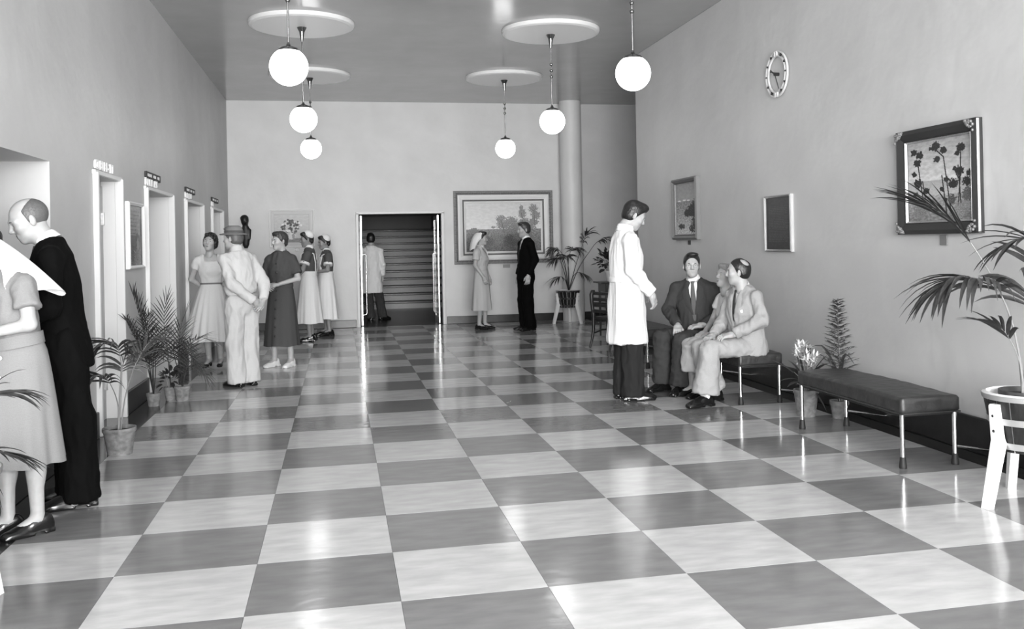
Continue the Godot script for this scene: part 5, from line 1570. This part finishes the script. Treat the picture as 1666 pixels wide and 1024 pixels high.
func cast_materials() -> void:
	M_weave = noise_tex(256, 0.03, 0.92, 1.0, 201, 5); M_weave_bump = bump_tex(256, 0.05, 202, 3.0, 4)
	mat("skin", 0.42, 0.5, {"sss": 0.05, "tex": noise_tex(128, 0.03, 0.9, 1.0, 203), "scale": 4.0, "world": false})
	mat("skin_shaded", 0.27, 0.5, {"sss": 0.05, "tex": noise_tex(128, 0.03, 0.9, 1.0, 204), "scale": 4.0, "world": false})  # ordinary skin, darkened to paint in the shade on the two apron nurses
	mat("eye_white", 0.42, 0.25); mat("iris", 0.02, 0.15); mat("lips", 0.09, 0.4); mat("lips_pale", 0.24, 0.5)
	var strands := bump_tex(256, 0.03, 205, 6.0, 4)
	mat("hair_dark", 0.012, 0.38, {"bump": strands, "scale": Vector3(9, 3, 9), "world": false, "depth": 0.8})
	mat("hair_brown", 0.035, 0.42, {"bump": strands, "scale": Vector3(9, 3, 9), "world": false, "depth": 0.8})
	mat("hair_grey", 0.1, 0.5, {"bump": strands, "scale": Vector3(9, 3, 9), "world": false, "depth": 0.8})
	mat("hair_fair", 0.22, 0.5, {"bump": strands, "scale": Vector3(9, 3, 9), "world": false, "depth": 0.8})
	cloth("black_suit", 0.0025); cloth("dark_suit", 0.05); cloth("light_suit", 0.36); cloth("white_coat", 0.85); cloth("white_cloth", 0.82)
	cloth("dress_grey", 0.5); cloth("uniform_grey", 0.235); cloth("dress_dark", 0.07); cloth("dress_pale", 0.66); cloth("nurse_dark", 0.095); cloth("trousers_dark", 0.024); cloth("jacket_pale", 0.56); cloth("trousers_pale", 0.5)
	cloth("hat_felt", 0.2); cloth("hat_band", 0.1); cloth("sock", 0.75); cloth("tie_dark", 0.05); cloth("tie_print", 0.12)
	mat("shoe_black", 0.008, 0.18); mat("sandal_white", 0.7, 0.5); mat("button_white", 0.8, 0.3); mat("button_dark", 0.015, 0.3); mat("wire", 0.2, 0.4, {"metal": 0.5})

func cast_left() -> void:
	# nurse with the big pointed veil, left edge
	var p := standing(true)
	p.elL = Vector3(0.23, 1.17, 0.02); p.wrL = Vector3(0.04, 1.11, 0.24); p.finL = Vector3(-0.8, 0.1, 0.6); p.bakL = Vector3(0.3, 1, 0.3)
	p.elR = Vector3(-0.23, 1.17, 0.04); p.wrR = Vector3(-0.1, 1.12, 0.28); p.finR = Vector3(0.5, 0.1, 0.8); p.bakR = Vector3(0, 1, 0.2)
	p.ankL = Vector3(0.085, 0.085, 0.0); p.kneeL = Vector3(0.08, 0.5, 0.02); p.ankR = Vector3(-0.06, 0.085, 0.05); p.toeL = -0.6; p.toeR = -0.7
	twist(p, -0.5, Vector3(-0.06, 0, 0.03)); p.look = Vector3(0.2, -1.07, 0); p.head += Vector3(-0.07, -0.02, 0.05); p.neck += Vector3(-0.03, 0, 0.02)
	person("nurse with a large pointed white veil and light buttoned dress, at the left edge", Vector3(-0.605, 0, -0.80), -0.38, 1.62, p, {"cell": 0.01})
	hair("rolled", p, M.hair_dark)
	jacket("dress", p, M.uniform_grey, {"short": 0.62, "sleeve": 1.15, "sections": [[0.1, 0.135, 0.105], [0.17, 0.15, 0.115], [0.28, 0.165, 0.13, 0, 0.01], [0.42, 0.15, 0.1], [0.5, 0.095, 0.07], [0.53, 0.06, 0.06]], "pad": 0.056, "amp": 0.008, "freq": 9.0, "skirt": skirt_loft(p, [1.06, 0.135, 0.11, -0.01, 0.01], [0.395, 0.215, 0.205, 0.0, 0.0], 7, 0.05, 0.65)})
	belt(p, 0.085, 0.15, 0.12, 0.065, M.uniform_grey)
	var bt := []
	for k in 6: bt.append(Vector3(0.0, 0.99 - k * 0.105, lerpf(0.158, 0.208, k / 5.0)))
	buttons(bt, M.button_white, 0.011)
	var b := B.new(); collar_into(b, p, 0.07, 0.03); part("collar", b, M.white_cloth, who)
	veil(p, M.white_cloth, 0.19, 0.22, 0.2, 1.0)
	shoes(p, M.shoe_black, 0.92)
	for k in ["L", "R"]:
		b = B.new()
		var an: Vector3 = p["ank" + k]
		var fx := Transform3D(Basis(Vector3.UP, p["toe" + k]), Vector3(an.x, 0, an.z))
		for q in [[0.03, 0.088], [0.048, 0.08], [0.066, 0.071]]: b.tube([fx * Vector3(-0.018, q[1] - 0.006, q[0]), fx * Vector3(0, q[1] + 0.002, q[0] + 0.004), fx * Vector3(0.018, q[1] - 0.006, q[0])], [0.0022, 0.0026, 0.0022], 5)
		part("laces", b.moved(size), M.rubber, who)
	# man in black leaning to the hatch
	p = standing(false)
	p.elL = Vector3(0.25, 1.12, 0.02); p.wrL = Vector3(0.17, 1.02, 0.25); p.finL = Vector3(-0.3, 0.1, 1); p.bakL = Vector3(0.6, 0.7, 0)
	p.elR = Vector3(-0.25, 1.12, 0.05); p.wrR = Vector3(-0.15, 1.05, 0.3); p.finR = Vector3(0.3, 0.1, 1); p.bakR = Vector3(-0.3, 1, 0)
	p.ankL.z = -0.075; p.ankR.z = -0.03; p.ankR.x = -0.13; p.kneeL.z = -0.06; p.kneeR.z = -0.03
	twist(p, 0.0, Vector3(0.0, -0.01, 0.065)); p.head += Vector3(0, -0.015, 0.06); p.neck += Vector3(0, 0, 0.01); p.look = Vector3(0.42, 0.22, 0)
	person("balding man in a black suit leaning towards the hatch behind the nurse", Vector3(-0.545, 0, -1.33), -1.4, 1.79, p, {"cell": 0.011, "hair_mat": "hair_grey"})
	hair("fringe", p, M.hair_grey)
	shirt(p, M.white_cloth, M.tie_dark)
	jacket("jacket", p, M.black_suit, {"hem": -0.2, "opening": 0.2, "amp": 0.007})
	trousers(p, M.black_suit, {"wide": 1.12})
	shoes(p, M.shoe_black)
	# clerk inside the hatch, hardly seen
	p = standing(true); p.look = Vector3(0.1, -0.1, 0)
	person("dark-haired person at the hatch, only hair and brow in view at the left edge", Vector3(-1.215, 0, -1.76), 1.35, 1.64, p, {})
	hair("bob", p, M.hair_dark)
	jacket("blouse", p, M.dress_dark, {"hem": -0.1, "short": 0.6})
	trousers(p, M.trousers_dark)
	shoes(p, M.shoe_black, 0.9)
	# woman in the full skirt
	p = standing(true)
	for s: float in [-1.0, 1.0]:
		var k := "L" if s > 0 else "R"
		p["el" + k] = Vector3(s * 0.235, 1.15, -0.1); p["wr" + k] = Vector3(s * 0.05, 0.985, -0.17); p["fin" + k] = Vector3(-s, -0.4, -0.1); p["bak" + k] = Vector3(0, 0.2, -1)
		p["ank" + k] = Vector3(s * 0.07 + 0.03, 0.125, -0.02); p["knee" + k] = Vector3(s * 0.075 + 0.01, 0.52, 0.02); p["toe" + k] = -0.25 + s * 0.12
	p.look = Vector3(-0.14, -0.32, -0.08)
	person("dark-haired woman in a pale dress with a full pleated skirt and black heels", Vector3(-0.50, 0, -7.2), 0.1, 1.655, p, {})
	hair("bob", p, M.hair_dark)
	jacket("dress", p, M.dress_pale, {"short": 0.42, "sleeve": 0.95, "square": true, "sections": [[0.13, 0.118, 0.092], [0.2, 0.128, 0.1], [0.29, 0.15, 0.122, 0, 0.014], [0.42, 0.15, 0.1], [0.5, 0.095, 0.07], [0.53, 0.06, 0.06]], "pad": 0.052, "amp": 0.008, "skirt": skirt_loft(p, [1.095, 0.115, 0.095, 0, 0], [0.375, 0.31, 0.28, -0.03, 0.02], 17, 0.055, 0.3)})
	belt(p, 0.13, 0.119, 0.095, 0.02, M.hat_felt)
	shoes(p, M.shoe_black, 0.95, pump_mesh)
	# man with the hat, hands behind his back
	p = standing(false)
	p.elR = Vector3(-0.225, 1.13, -0.12); p.wrR = Vector3(-0.14, 0.935, -0.185); p.finR = Vector3(0.75, -0.65, -0.1); p.bakR = Vector3(0.2, 0.2, -1)
	p.elL = Vector3(0.205, 1.13, -0.13); p.wrL = Vector3(0.0, 0.93, -0.2); p.finL = Vector3(-0.95, -0.3, 0.0); p.bakL = Vector3(-0.2, 0.1, -1)
	p.ankL = Vector3(0.08, 0.085, 0.0); p.ankR = Vector3(-0.085, 0.085, -0.02)
	twist(p, 0.1, Vector3(0.06, 0, 0.01)); p.look = Vector3(0.05, 0.55, 0)
	person("man in pale clothes and grey felt hat seen from behind, hands clasped at his back", Vector3(0.0, 0, -5.73), 3.78, 1.68, p, {})
	hair("short", p, M.hair_grey)
	jacket("jacket", p, M.jacket_pale, {"hem": 0.05, "fat": 0.018, "sections": [[0.06, 0.17, 0.125], [0.1, 0.182, 0.138], [0.2, 0.182, 0.135], [0.3, 0.185, 0.135], [0.43, 0.168, 0.11], [0.505, 0.105, 0.078], [0.535, 0.072, 0.07]], "amp": 0.012})
	trousers(p, M.trousers_pale, {"wide": 1.12})
	var hb := B.new(); collar_into(hb, p, 0.068, 0.04); part("collar", hb, M.jacket_pale, who)
	hb = B.new()
	hb.lathe([[0.09, 0.046], [0.135, 0.036], [0.142, 0.042], [0.136, 0.047], [0.094, 0.058], [0.09, 0.09], [0.078, 0.122], [0.05, 0.138], [0.02, 0.13], [0.001, 0.127]], 32, Vector3.ZERO, true, Basis.from_scale(Vector3(0.95, 1.0, 1.1)))
	var hat := part("hat", hb.moved(size * head_xf(p) * Transform3D(Basis(Vector3.RIGHT, -0.06), Vector3(0, 0.0, -0.012))), M.hat_felt, who)
	hb = B.new(); hb.lathe([[0.096, 0.062], [0.0945, 0.085]], 32, Vector3.ZERO, true, Basis.from_scale(Vector3(0.95, 1.0, 1.1)))
	part("hat_band", hb.moved(size * head_xf(p) * Transform3D(Basis(Vector3.RIGHT, -0.06), Vector3(0, 0.0, -0.012))), M.hat_band, hat)
	shoes(p, M.shoe_black)
	# woman in the dark buttoned dress
	p = standing(true)
	p.elL = Vector3(0.235, 1.13, 0.0); p.wrL = Vector3(0.03, 1.06, 0.2); p.finL = Vector3(-1, -0.12, 0.25); p.bakL = Vector3(0.2, 0.7, 0.8)
	p.elR = Vector3(-0.235, 1.13, 0.0); p.wrR = Vector3(-0.11, 1.02, 0.22); p.finR = Vector3(0.75, 0.05, 0.5); p.bakR = Vector3(-0.2, 0.6, 0.8)
	p.ankL = Vector3(0.115, 0.085, 0.0); p.ankR = Vector3(-0.11, 0.085, -0.0); p.kneeL.x = 0.11; p.kneeR.x = -0.1; p.toeL = -0.1; p.toeR = -0.35
	p.look = Vector3(0.02, -0.62, 0)
	person("woman in a dark short-sleeved dress buttoned down the front and white sandals", Vector3(0.31, 0, -7.2), -0.38, 1.65, p, {})
	hair("rolled", p, M.hair_brown)
	jacket("dress", p, M.dress_dark, {"short": 0.75, "sleeve": 1.25, "sections": [[0.07, 0.142, 0.11], [0.17, 0.148, 0.115], [0.28, 0.168, 0.135, 0, 0.012], [0.42, 0.158, 0.103], [0.5, 0.1, 0.075], [0.535, 0.062, 0.062]], "pad": 0.06, "amp": 0.012, "skirt": skirt_loft(p, [1.05, 0.142, 0.112, 0, 0], [0.275, 0.225, 0.2, 0, 0], 6, 0.05, 0.6)})
	hb = B.new(); collar_into(hb, p, 0.062, 0.035); part("collar", hb, M.dress_dark, who)
	belt(p, 0.075, 0.146, 0.113, 0.035, M.dress_dark)
	bt = []
	for k in 9: bt.append(Vector3(0, 1.33 - k * 0.115, [0.13, 0.138, 0.122, 0.14, 0.165, 0.182, 0.193, 0.2, 0.205][k]))
	buttons(bt, M.button_dark, 0.012)
	shoes(p, M.sandal_white, 0.9, null, "sandal")
	# two nurses in dark dresses and white aprons, by the flower picture
	for q in 2:
		p = standing(true)
		if q == 0:
			p.elL = Vector3(0.225, 1.14, 0.05); p.wrL = Vector3(0.13, 0.96, 0.22); p.finL = Vector3(-0.3, -0.5, 0.8); p.bakL = Vector3(0.7, 0.5, 0.3)
			p.elR = Vector3(-0.225, 1.14, 0.05); p.wrR = Vector3(-0.05, 1.0, 0.25); p.finR = Vector3(0.5, -0.2, 0.8); p.bakR = Vector3(-0.5, 0.8, 0.3)
			p.look = Vector3(0.1, 0.35, 0)
			person("nurse in a dark dress and white apron seen from behind, the nearer of two", Vector3(0.545, 0, -10.2), -1.72, 1.69, p, {"skin": "skin_shaded"})
		else:
			p.elL = Vector3(0.235, 1.14, 0.03); p.wrL = Vector3(0.05, 1.1, 0.24); p.finL = Vector3(-0.6, 0.1, 0.8); p.bakL = Vector3(0.5, 0.8, 0.3)
			p.elR = Vector3(-0.225, 1.14, 0.05); p.wrR = Vector3(-0.03, 1.06, 0.26); p.finR = Vector3(0.5, 0.0, 0.8); p.bakR = Vector3(-0.5, 0.8, 0.3)
			p.look = Vector3(0.12, 0.0, 0)
			person("nurse in a dark dress, white bib apron and cap facing left, the farther of two", Vector3(0.79, 0, -11.05), -1.3, 1.64, p, {"skin": "skin_shaded"})
		hair("rolled", p, M.hair_dark)
		jacket("dress", p, M.nurse_dark, {"short": 0.6, "sleeve": 1.2, "sections": [[0.1, 0.13, 0.1], [0.17, 0.142, 0.11], [0.28, 0.162, 0.13, 0, 0.012], [0.42, 0.152, 0.1], [0.5, 0.095, 0.072], [0.535, 0.06, 0.06]], "pad": 0.06, "amp": 0.01, "skirt": skirt_loft(p, [1.06, 0.128, 0.1, 0, 0], [0.31, 0.2, 0.19, 0, 0], 7, 0.04, 0.5)})
		b = skirt_loft(p, [1.085, 0.136, 0.108, 0, 0], [0.29, 0.235, 0.215, 0, 0.0], 8, 0.05, 0.5, 0.6)
		part("apron", b.moved(size), M.white_cloth, who)
		belt(p, 0.095, 0.14, 0.114, 0.07, M.white_cloth, "waistband")
		var tx := torso_xf(p)
		for s: float in [-1.0, 1.0]:
			b = B.new()
			b.tube([tx * Vector3(s * 0.07, 0.14, 0.118), tx * Vector3(s * 0.085, 0.3, 0.136), tx * Vector3(s * 0.092, 0.44, 0.1), tx * Vector3(s * 0.095, 0.49, 0.01), tx * Vector3(s * 0.09, 0.44, -0.088), tx * Vector3(s * 0.07, 0.3, -0.113), tx * Vector3(s * 0.05, 0.15, -0.112)], [0.034, 0.034, 0.034, 0.034, 0.034, 0.034, 0.034], 8, true, 0.25, tx.basis.x)
			part("apron_strap", b.moved(size), M.white_cloth, who)
		var rows := []
		for y in [0.14, 0.22, 0.3, 0.36, 0.42]:
			var row := PackedVector3Array()
			for j in 9:
				var a := lerpf(-0.75, 0.75, j / 8.0)
				var rz: float = {0.14: 0.122, 0.22: 0.142, 0.3: 0.158, 0.36: 0.14, 0.42: 0.122}[y]
				row.append(tx * Vector3(sin(a) * 0.145, y, cos(a) * rz))
			rows.append(row)
		b = B.new(); b.grid(rows, false); part("apron_bib", b.moved(size), M.white_cloth, who)
		b = B.new(); collar_into(b, p, 0.06, 0.035); part("collar", b, M.white_cloth, who)
		cuffs(p, 0.6, 0.078, M.white_cloth)
		var c := Field.new()
		c.oval(Vector3(0, 0.07, -0.04), Vector3(0.094, 0.074, 0.088), 0.02, 0, Basis(Vector3.RIGHT, -0.75))
		c.oval(Vector3(0, 0.03, 0.105), Vector3(0.12, 0.14, 0.095), 0.01, 1)
		b = B.new(); c.build(0.007, b, size * head_xf(p)); part("cap", b, M.white_cloth, who)
		shoes(p, M.shoe_black, 0.92)

func cast_middle() -> void:
	# doctor walking away through the doorway
	var p := standing(false)
	p.elL = Vector3(0.25, 1.18, 0.08); p.wrL = Vector3(0.24, 1.08, 0.32); p.finL = Vector3(0, 0.2, 1); p.bakL = Vector3(0.5, 0.8, 0)
	p.ankR = Vector3(-0.2, 0.085, -0.05); p.kneeR = Vector3(-0.14, 0.5, 0.03); p.ankL = Vector3(0.03, 0.085, -0.1); p.kneeL = Vector3(0.07, 0.5, 0.0); p.toeR = -0.9
	person("man in a white coat walking away through the doorway towards the stairs", Vector3(1.62, 0, -13.9), PI, 1.71, p, {})
	hair("short", p, M.hair_dark)
	jacket("coat", p, M.white_coat, {"hem": -0.40, "flare": 0.02, "fat": 0.012, "amp": 0.012})
	trousers(p, M.dark_suit, {"hips": 0.86})
	shoes(p, M.shoe_black)
	# nurse with the rounded veil before the landscape
	p = standing(true)
	p.elR = Vector3(-0.2, 1.14, -0.02); p.wrR = Vector3(-0.17, 0.93, 0.12); p.finR = Vector3(0.05, -0.9, 0.4); p.bakR = Vector3(-1, 0, 0.2)
	p.elL = Vector3(0.2, 1.14, -0.02); p.wrL = Vector3(0.17, 0.91, 0.08)
	p.ankL = Vector3(0.06, 0.085, 0.03); p.ankR = Vector3(-0.06, 0.085, -0.03)
	p.look = Vector3(0.02, 0.3, 0)
	person("nurse in a pale dress and rounded white veil facing right before the landscape painting", Vector3(3.35, 0, -11.05), 1.0, 1.66, p, {})
	hair("rolled", p, M.hair_dark)
	jacket("dress", p, M.dress_grey, {"short": 0.62, "sleeve": 1.15, "sections": [[0.1, 0.13, 0.1], [0.17, 0.142, 0.11], [0.28, 0.16, 0.13, 0, 0.012], [0.42, 0.15, 0.1], [0.5, 0.095, 0.072], [0.535, 0.06, 0.06]], "pad": 0.058, "amp": 0.012, "skirt": skirt_loft(p, [1.06, 0.13, 0.102, 0, 0], [0.34, 0.19, 0.185, 0, 0], 6, 0.04, 0.6)})
	belt(p, 0.1, 0.134, 0.104, 0.05, M.dress_grey)
	var b := B.new(); collar_into(b, p, 0.066, 0.03); part("collar", b, M.white_cloth, who)
	var tx := torso_xf(p)
	for s: float in [-1.0, 1.0]:
		b = B.new()
		b.facing([tx * Vector3(0, 0.33, 0.152), tx * Vector3(s * 0.06, 0.42, 0.118), tx * Vector3(s * 0.075, 0.5, 0.06), tx * Vector3(s * 0.03, 0.48, 0.085)], tx.basis.z)
		part("revers", b.moved(size), M.white_cloth, who)
	veil(p, M.white_cloth, 0.2, 0.22, 0.2)
	shoes(p, M.shoe_black, 0.9)
	# man in black opposite her
	p = standing(false)
	p.elL = Vector3(0.24, 1.13, -0.06); p.wrL = Vector3(0.23, 0.89, 0.06)
	p.look = Vector3(0.1, -0.05, 0)
	person("man in a black suit facing left before the landscape painting", Vector3(4.02, 0, -10.55), -1.35, 1.80, p, {})
	hair("short", p, M.hair_brown)
	shirt(p, M.white_cloth, M.tie_dark)
	jacket("jacket", p, M.black_suit, {"hem": -0.14, "opening": 0.2})
	trousers(p, M.black_suit, {"wide": 1.05})
	shoes(p, M.shoe_black)
	# tall doctor in the long white coat
	p = standing(false)
	p.elR = Vector3(-0.235, 1.14, -0.015); p.wrR = Vector3(-0.19, 0.93, 0.17); p.finR = Vector3(0.25, -0.85, 0.35); p.bakR = Vector3(-0.7, -0.1, 0.8)
	p.elL = Vector3(0.235, 1.14, -0.01); p.wrL = Vector3(0.12, 0.96, 0.19); p.finL = Vector3(-0.5, -0.75, 0.4); p.bakL = Vector3(0.6, -0.1, 0.8)
	p.ankR = Vector3(-0.075, 0.085, 0.02); p.ankL = Vector3(0.06, 0.085, -0.02); p.kneeR = Vector3(-0.075, 0.5, 0.025); p.kneeL = Vector3(0.065, 0.5, 0.0); p.toeR = -0.1
	twist(p, 0.0, Vector3(0, 0, 0.015)); p.head += Vector3(0, -0.012, 0.045); p.look = Vector3(0.5, -0.05, 0)
	person("tall dark-haired man in a long white coat bowing his head to the seated people", Vector3(3.55, 0, -3.66), 1.55, 1.82, p, {"cell": 0.011})
	hair("quiff", p, M.hair_dark)
	jacket("coat", p, M.white_coat, {"hem": -0.455, "fat": 0.012, "flare": 0.015, "amp": 0.013, "freq": 7.0, "drape": Vector3(1, 0.2, 1), "sections": [[-0.455, 0.205, 0.17], [-0.2, 0.2, 0.158], [0.0, 0.19, 0.145], [0.12, 0.175, 0.13], [0.3, 0.185, 0.138, 0, 0.006], [0.43, 0.168, 0.112], [0.505, 0.1, 0.08], [0.53, 0.062, 0.062]]})
	b = B.new(); collar_into(b, p, 0.071, 0.04); part("collar", b, M.white_coat, who)
	tx = torso_xf(p)
	b = B.new()
	var strip := []
	for j in 9:
		var a := PI + lerpf(-1.0, 1.0, j / 8.0)
		strip.append(tx * Vector3(sin(a) * 0.186, 0.1, cos(a) * 0.141))
	b.tube(strip, [0.025, 0.025, 0.025, 0.025, 0.025, 0.025, 0.025, 0.025, 0.025], 8, true, 0.2, tx.basis.y)
	part("back_belt", b.moved(size), M.white_coat, who)
	trousers(p, M.trousers_dark, {"wide": 1.12, "hips": 0.84})
	shoes(p, M.shoe_black)

func cast_right() -> void:
	# seated man with glasses, dark suit
	var p := seated(false)
	p.wrR = Vector3(-0.15, 0.625, 0.24); p.elR = Vector3(-0.27, 0.76, 0.03); p.finR = Vector3(0.1, -0.45, 1); p.bakR = Vector3(0, 1, 0.45)
	p.elL = Vector3(0.27, 0.74, 0.06); p.wrL = Vector3(0.10, 0.63, 0.24); p.finL = Vector3(-1, -0.1, 0.4); p.bakL = Vector3(0, 1, 0.2)
	p.kneeR = Vector3(-0.13, 0.51, 0.43); p.ankR = Vector3(-0.15, 0.085, 0.4); p.ankL = Vector3(0.1, 0.085, 0.47)
	twist(p, 0.42, Vector3(-0.04, 0, 0.0)); p.look = Vector3(0.02, 0.62, 0)
	person("seated man with glasses in a dark suit and patterned tie, hands on his thighs", Vector3(4.42, 0, -4.12), -0.95, 1.74, p, {"cell": 0.011})
	hair("short", p, M.hair_dark)
	shirt(p, M.white_cloth, M.tie_print)
	jacket("jacket", p, M.dark_suit, {"hem": -0.1, "fat": 0.015, "opening": 0.02, "amp": 0.010, "sections": [[-0.09, 0.195, 0.155], [0.0, 0.19, 0.145], [0.12, 0.178, 0.132], [0.3, 0.185, 0.135, 0, 0.006], [0.43, 0.168, 0.11], [0.505, 0.105, 0.078], [0.535, 0.072, 0.07]]})
	lapels(p, M.dark_suit)
	sit_trousers(p, M.dark_suit)
	glasses(p, M.wire)
	shoes(p, M.shoe_black)
	# seated woman between the men
	p = seated(true)
	p.elL = Vector3(0.2, 0.74, 0.1); p.wrL = Vector3(0.07, 0.625, 0.3); p.finL = Vector3(-0.5, -0.2, 0.9); p.bakL = Vector3(0.1, 1, 0.2)
	p.wrR = Vector3(-0.05, 0.63, 0.3)
	p.kneeL.x = 0.08; p.kneeR.x = -0.08; p.ankL.x = 0.07; p.ankR.x = -0.07
	twist(p, 0.0, Vector3(0, 0, 0.04)); p.look = Vector3(-0.22, 0.08, 0)
	person("fair-haired woman in a pale blouse seated between the two men, looking up", Vector3(4.58, 0, -3.66), -1.4, 1.60, p, {"hair_mat": "hair_fair", "skin": "skin"})
	hair("rolled", p, M.hair_fair)
	jacket("blouse", p, M.dress_pale, {"short": 0.5, "sections": [[0.0, 0.15, 0.125], [0.1, 0.135, 0.105], [0.17, 0.14, 0.11], [0.28, 0.155, 0.128, 0, 0.012], [0.42, 0.148, 0.098], [0.5, 0.095, 0.07], [0.53, 0.06, 0.06]], "pad": 0.055, "amp": 0.012})
	var f := Field.new()
	f.oval(p.pelvis + Vector3(0, 0.0, 0.0), Vector3(0.16, 0.1, 0.14), 0.03)
	for k in ["L", "R"]: f.cap(p["hip" + k], p["knee" + k], 0.085, 0.08, 0.06)
	f.cap(Vector3(0, 0.5, 0.1), Vector3(0, 0.5, 0.44), 0.09, 0.085, 0.06)
	f.cone(Vector3(0, 0.53, 0.46), Vector3(0, 0.27, 0.44), 0.12, 0.15, 0.05)
	folds(f, 19, 0.012, 6.0)
	var b := B.new(); f.build(0.013, b, size); part("skirt", b, M.dress_grey, who)
	b = B.new()
	var w: Vector3 = p.wrL
	var d: Vector3 = (p.elL - w).normalized()
	b.tube([w + d * 0.03, w + d * 0.045], [0.028, 0.028], 14); part("wristwatch", b.moved(size), M.frame_dark, who)
	shoes(p, M.shoe_black, 0.9)
	# seated man in the light suit, nearest
	p = seated(false)
	p.elL = Vector3(0.27, 0.77, 0.02); p.wrL = Vector3(0.13, 0.64, 0.24); p.finL = Vector3(-0.35, -0.1, 1); p.bakL = Vector3(0.2, 1, 0.1)
	p.kneeL = Vector3(0.1, 0.515, 0.45); p.ankL = Vector3(0.09, 0.09, 0.5); p.ankR = Vector3(-0.15, 0.085, 0.27); p.kneeR = Vector3(-0.12, 0.5, 0.42); p.toeR = 0.1; p.toeL = 0.1
	twist(p, 0.12, Vector3(0, 0, 0.05)); p.look = Vector3(0.02, -0.55, 0.0)
	person("seated man in a light suit with a thinning crown, nearest on the bench", Vector3(4.52, 0, -3.22), -1.45, 1.68, p, {"cell": 0.011})
	hair("crown", p, M.hair_dark)
	shirt(p, M.white_cloth, M.tie_dark)
	jacket("jacket", p, M.light_suit, {"hem": -0.1, "fat": 0.02, "opening": 0.12, "amp": 0.015, "sections": [[-0.09, 0.2, 0.165], [0.0, 0.195, 0.155], [0.12, 0.182, 0.138], [0.3, 0.188, 0.14, 0, 0.004], [0.43, 0.168, 0.112], [0.505, 0.105, 0.08], [0.535, 0.072, 0.07]]})
	lapels(p, M.light_suit)
	var tx := torso_xf(p)
	b = B.new(); b.facing([tx * Vector3(0.08, 0.3, 0.135), tx * Vector3(0.12, 0.305, 0.118), tx * Vector3(0.12, 0.335, 0.117), tx * Vector3(0.085, 0.325, 0.133)], tx.basis.z); part("pocket_handkerchief", b.moved(size), M.white_cloth, who)
	sit_trousers(p, M.light_suit, 0.035, 0.118)
	for k in ["L", "R"]:
		b = B.new(); var an: Vector3 = p["ank" + k]
		b.tube([an + Vector3(0, -0.01, -0.01), an + Vector3(0, 0.13, -0.01)], [0.04, 0.045], 16); part("sock", b.moved(size), M.sock, who)
	shoes(p, M.shoe_black)

func sit_trousers(p: Dictionary, m: Material, up := 0.0, end := 0.1) -> void:
	var f := Field.new()
	f.oval(p.pelvis + Vector3(0, -0.005, 0.0), Vector3(0.165, 0.095, 0.13), 0.03)
	for k in ["L", "R"]:
		var kn: Vector3 = p["knee" + k]; var an: Vector3 = p["ank" + k]
		f.cap(p["hip" + k], kn, 0.09, 0.078, 0.03)
		f.cap(kn, kn.lerp(an, 0.3), 0.078, 0.075, 0.02)
		f.cone(kn, an + (kn - an).normalized() * up, 0.078, end, 0.02)
	folds(f, 23, 0.012, 6.0)
	var b := B.new(); f.build(fine, b, size)
	part("trousers", b, m, who)

func _ready() -> void:
	camera_and_light()
	materials()
	more_materials()
	hall()
	doorways()
	stairwell()
	lamps()
	make_bench(-0.74, -2.0, "dark padded bench with chrome legs, empty, nearest the camera")
	make_bench(-3.08, -4.33, "dark padded bench with chrome legs that the three people sit on")
	make_bench(-5.53, -6.78, "dark padded bench with chrome legs behind the man in the long white coat")
	make_chair()
	make_table()
	plants()
	scrap()
	pictures()
	cast_materials()
	prepare_people()
	cast_left()
	cast_middle()
	cast_right()
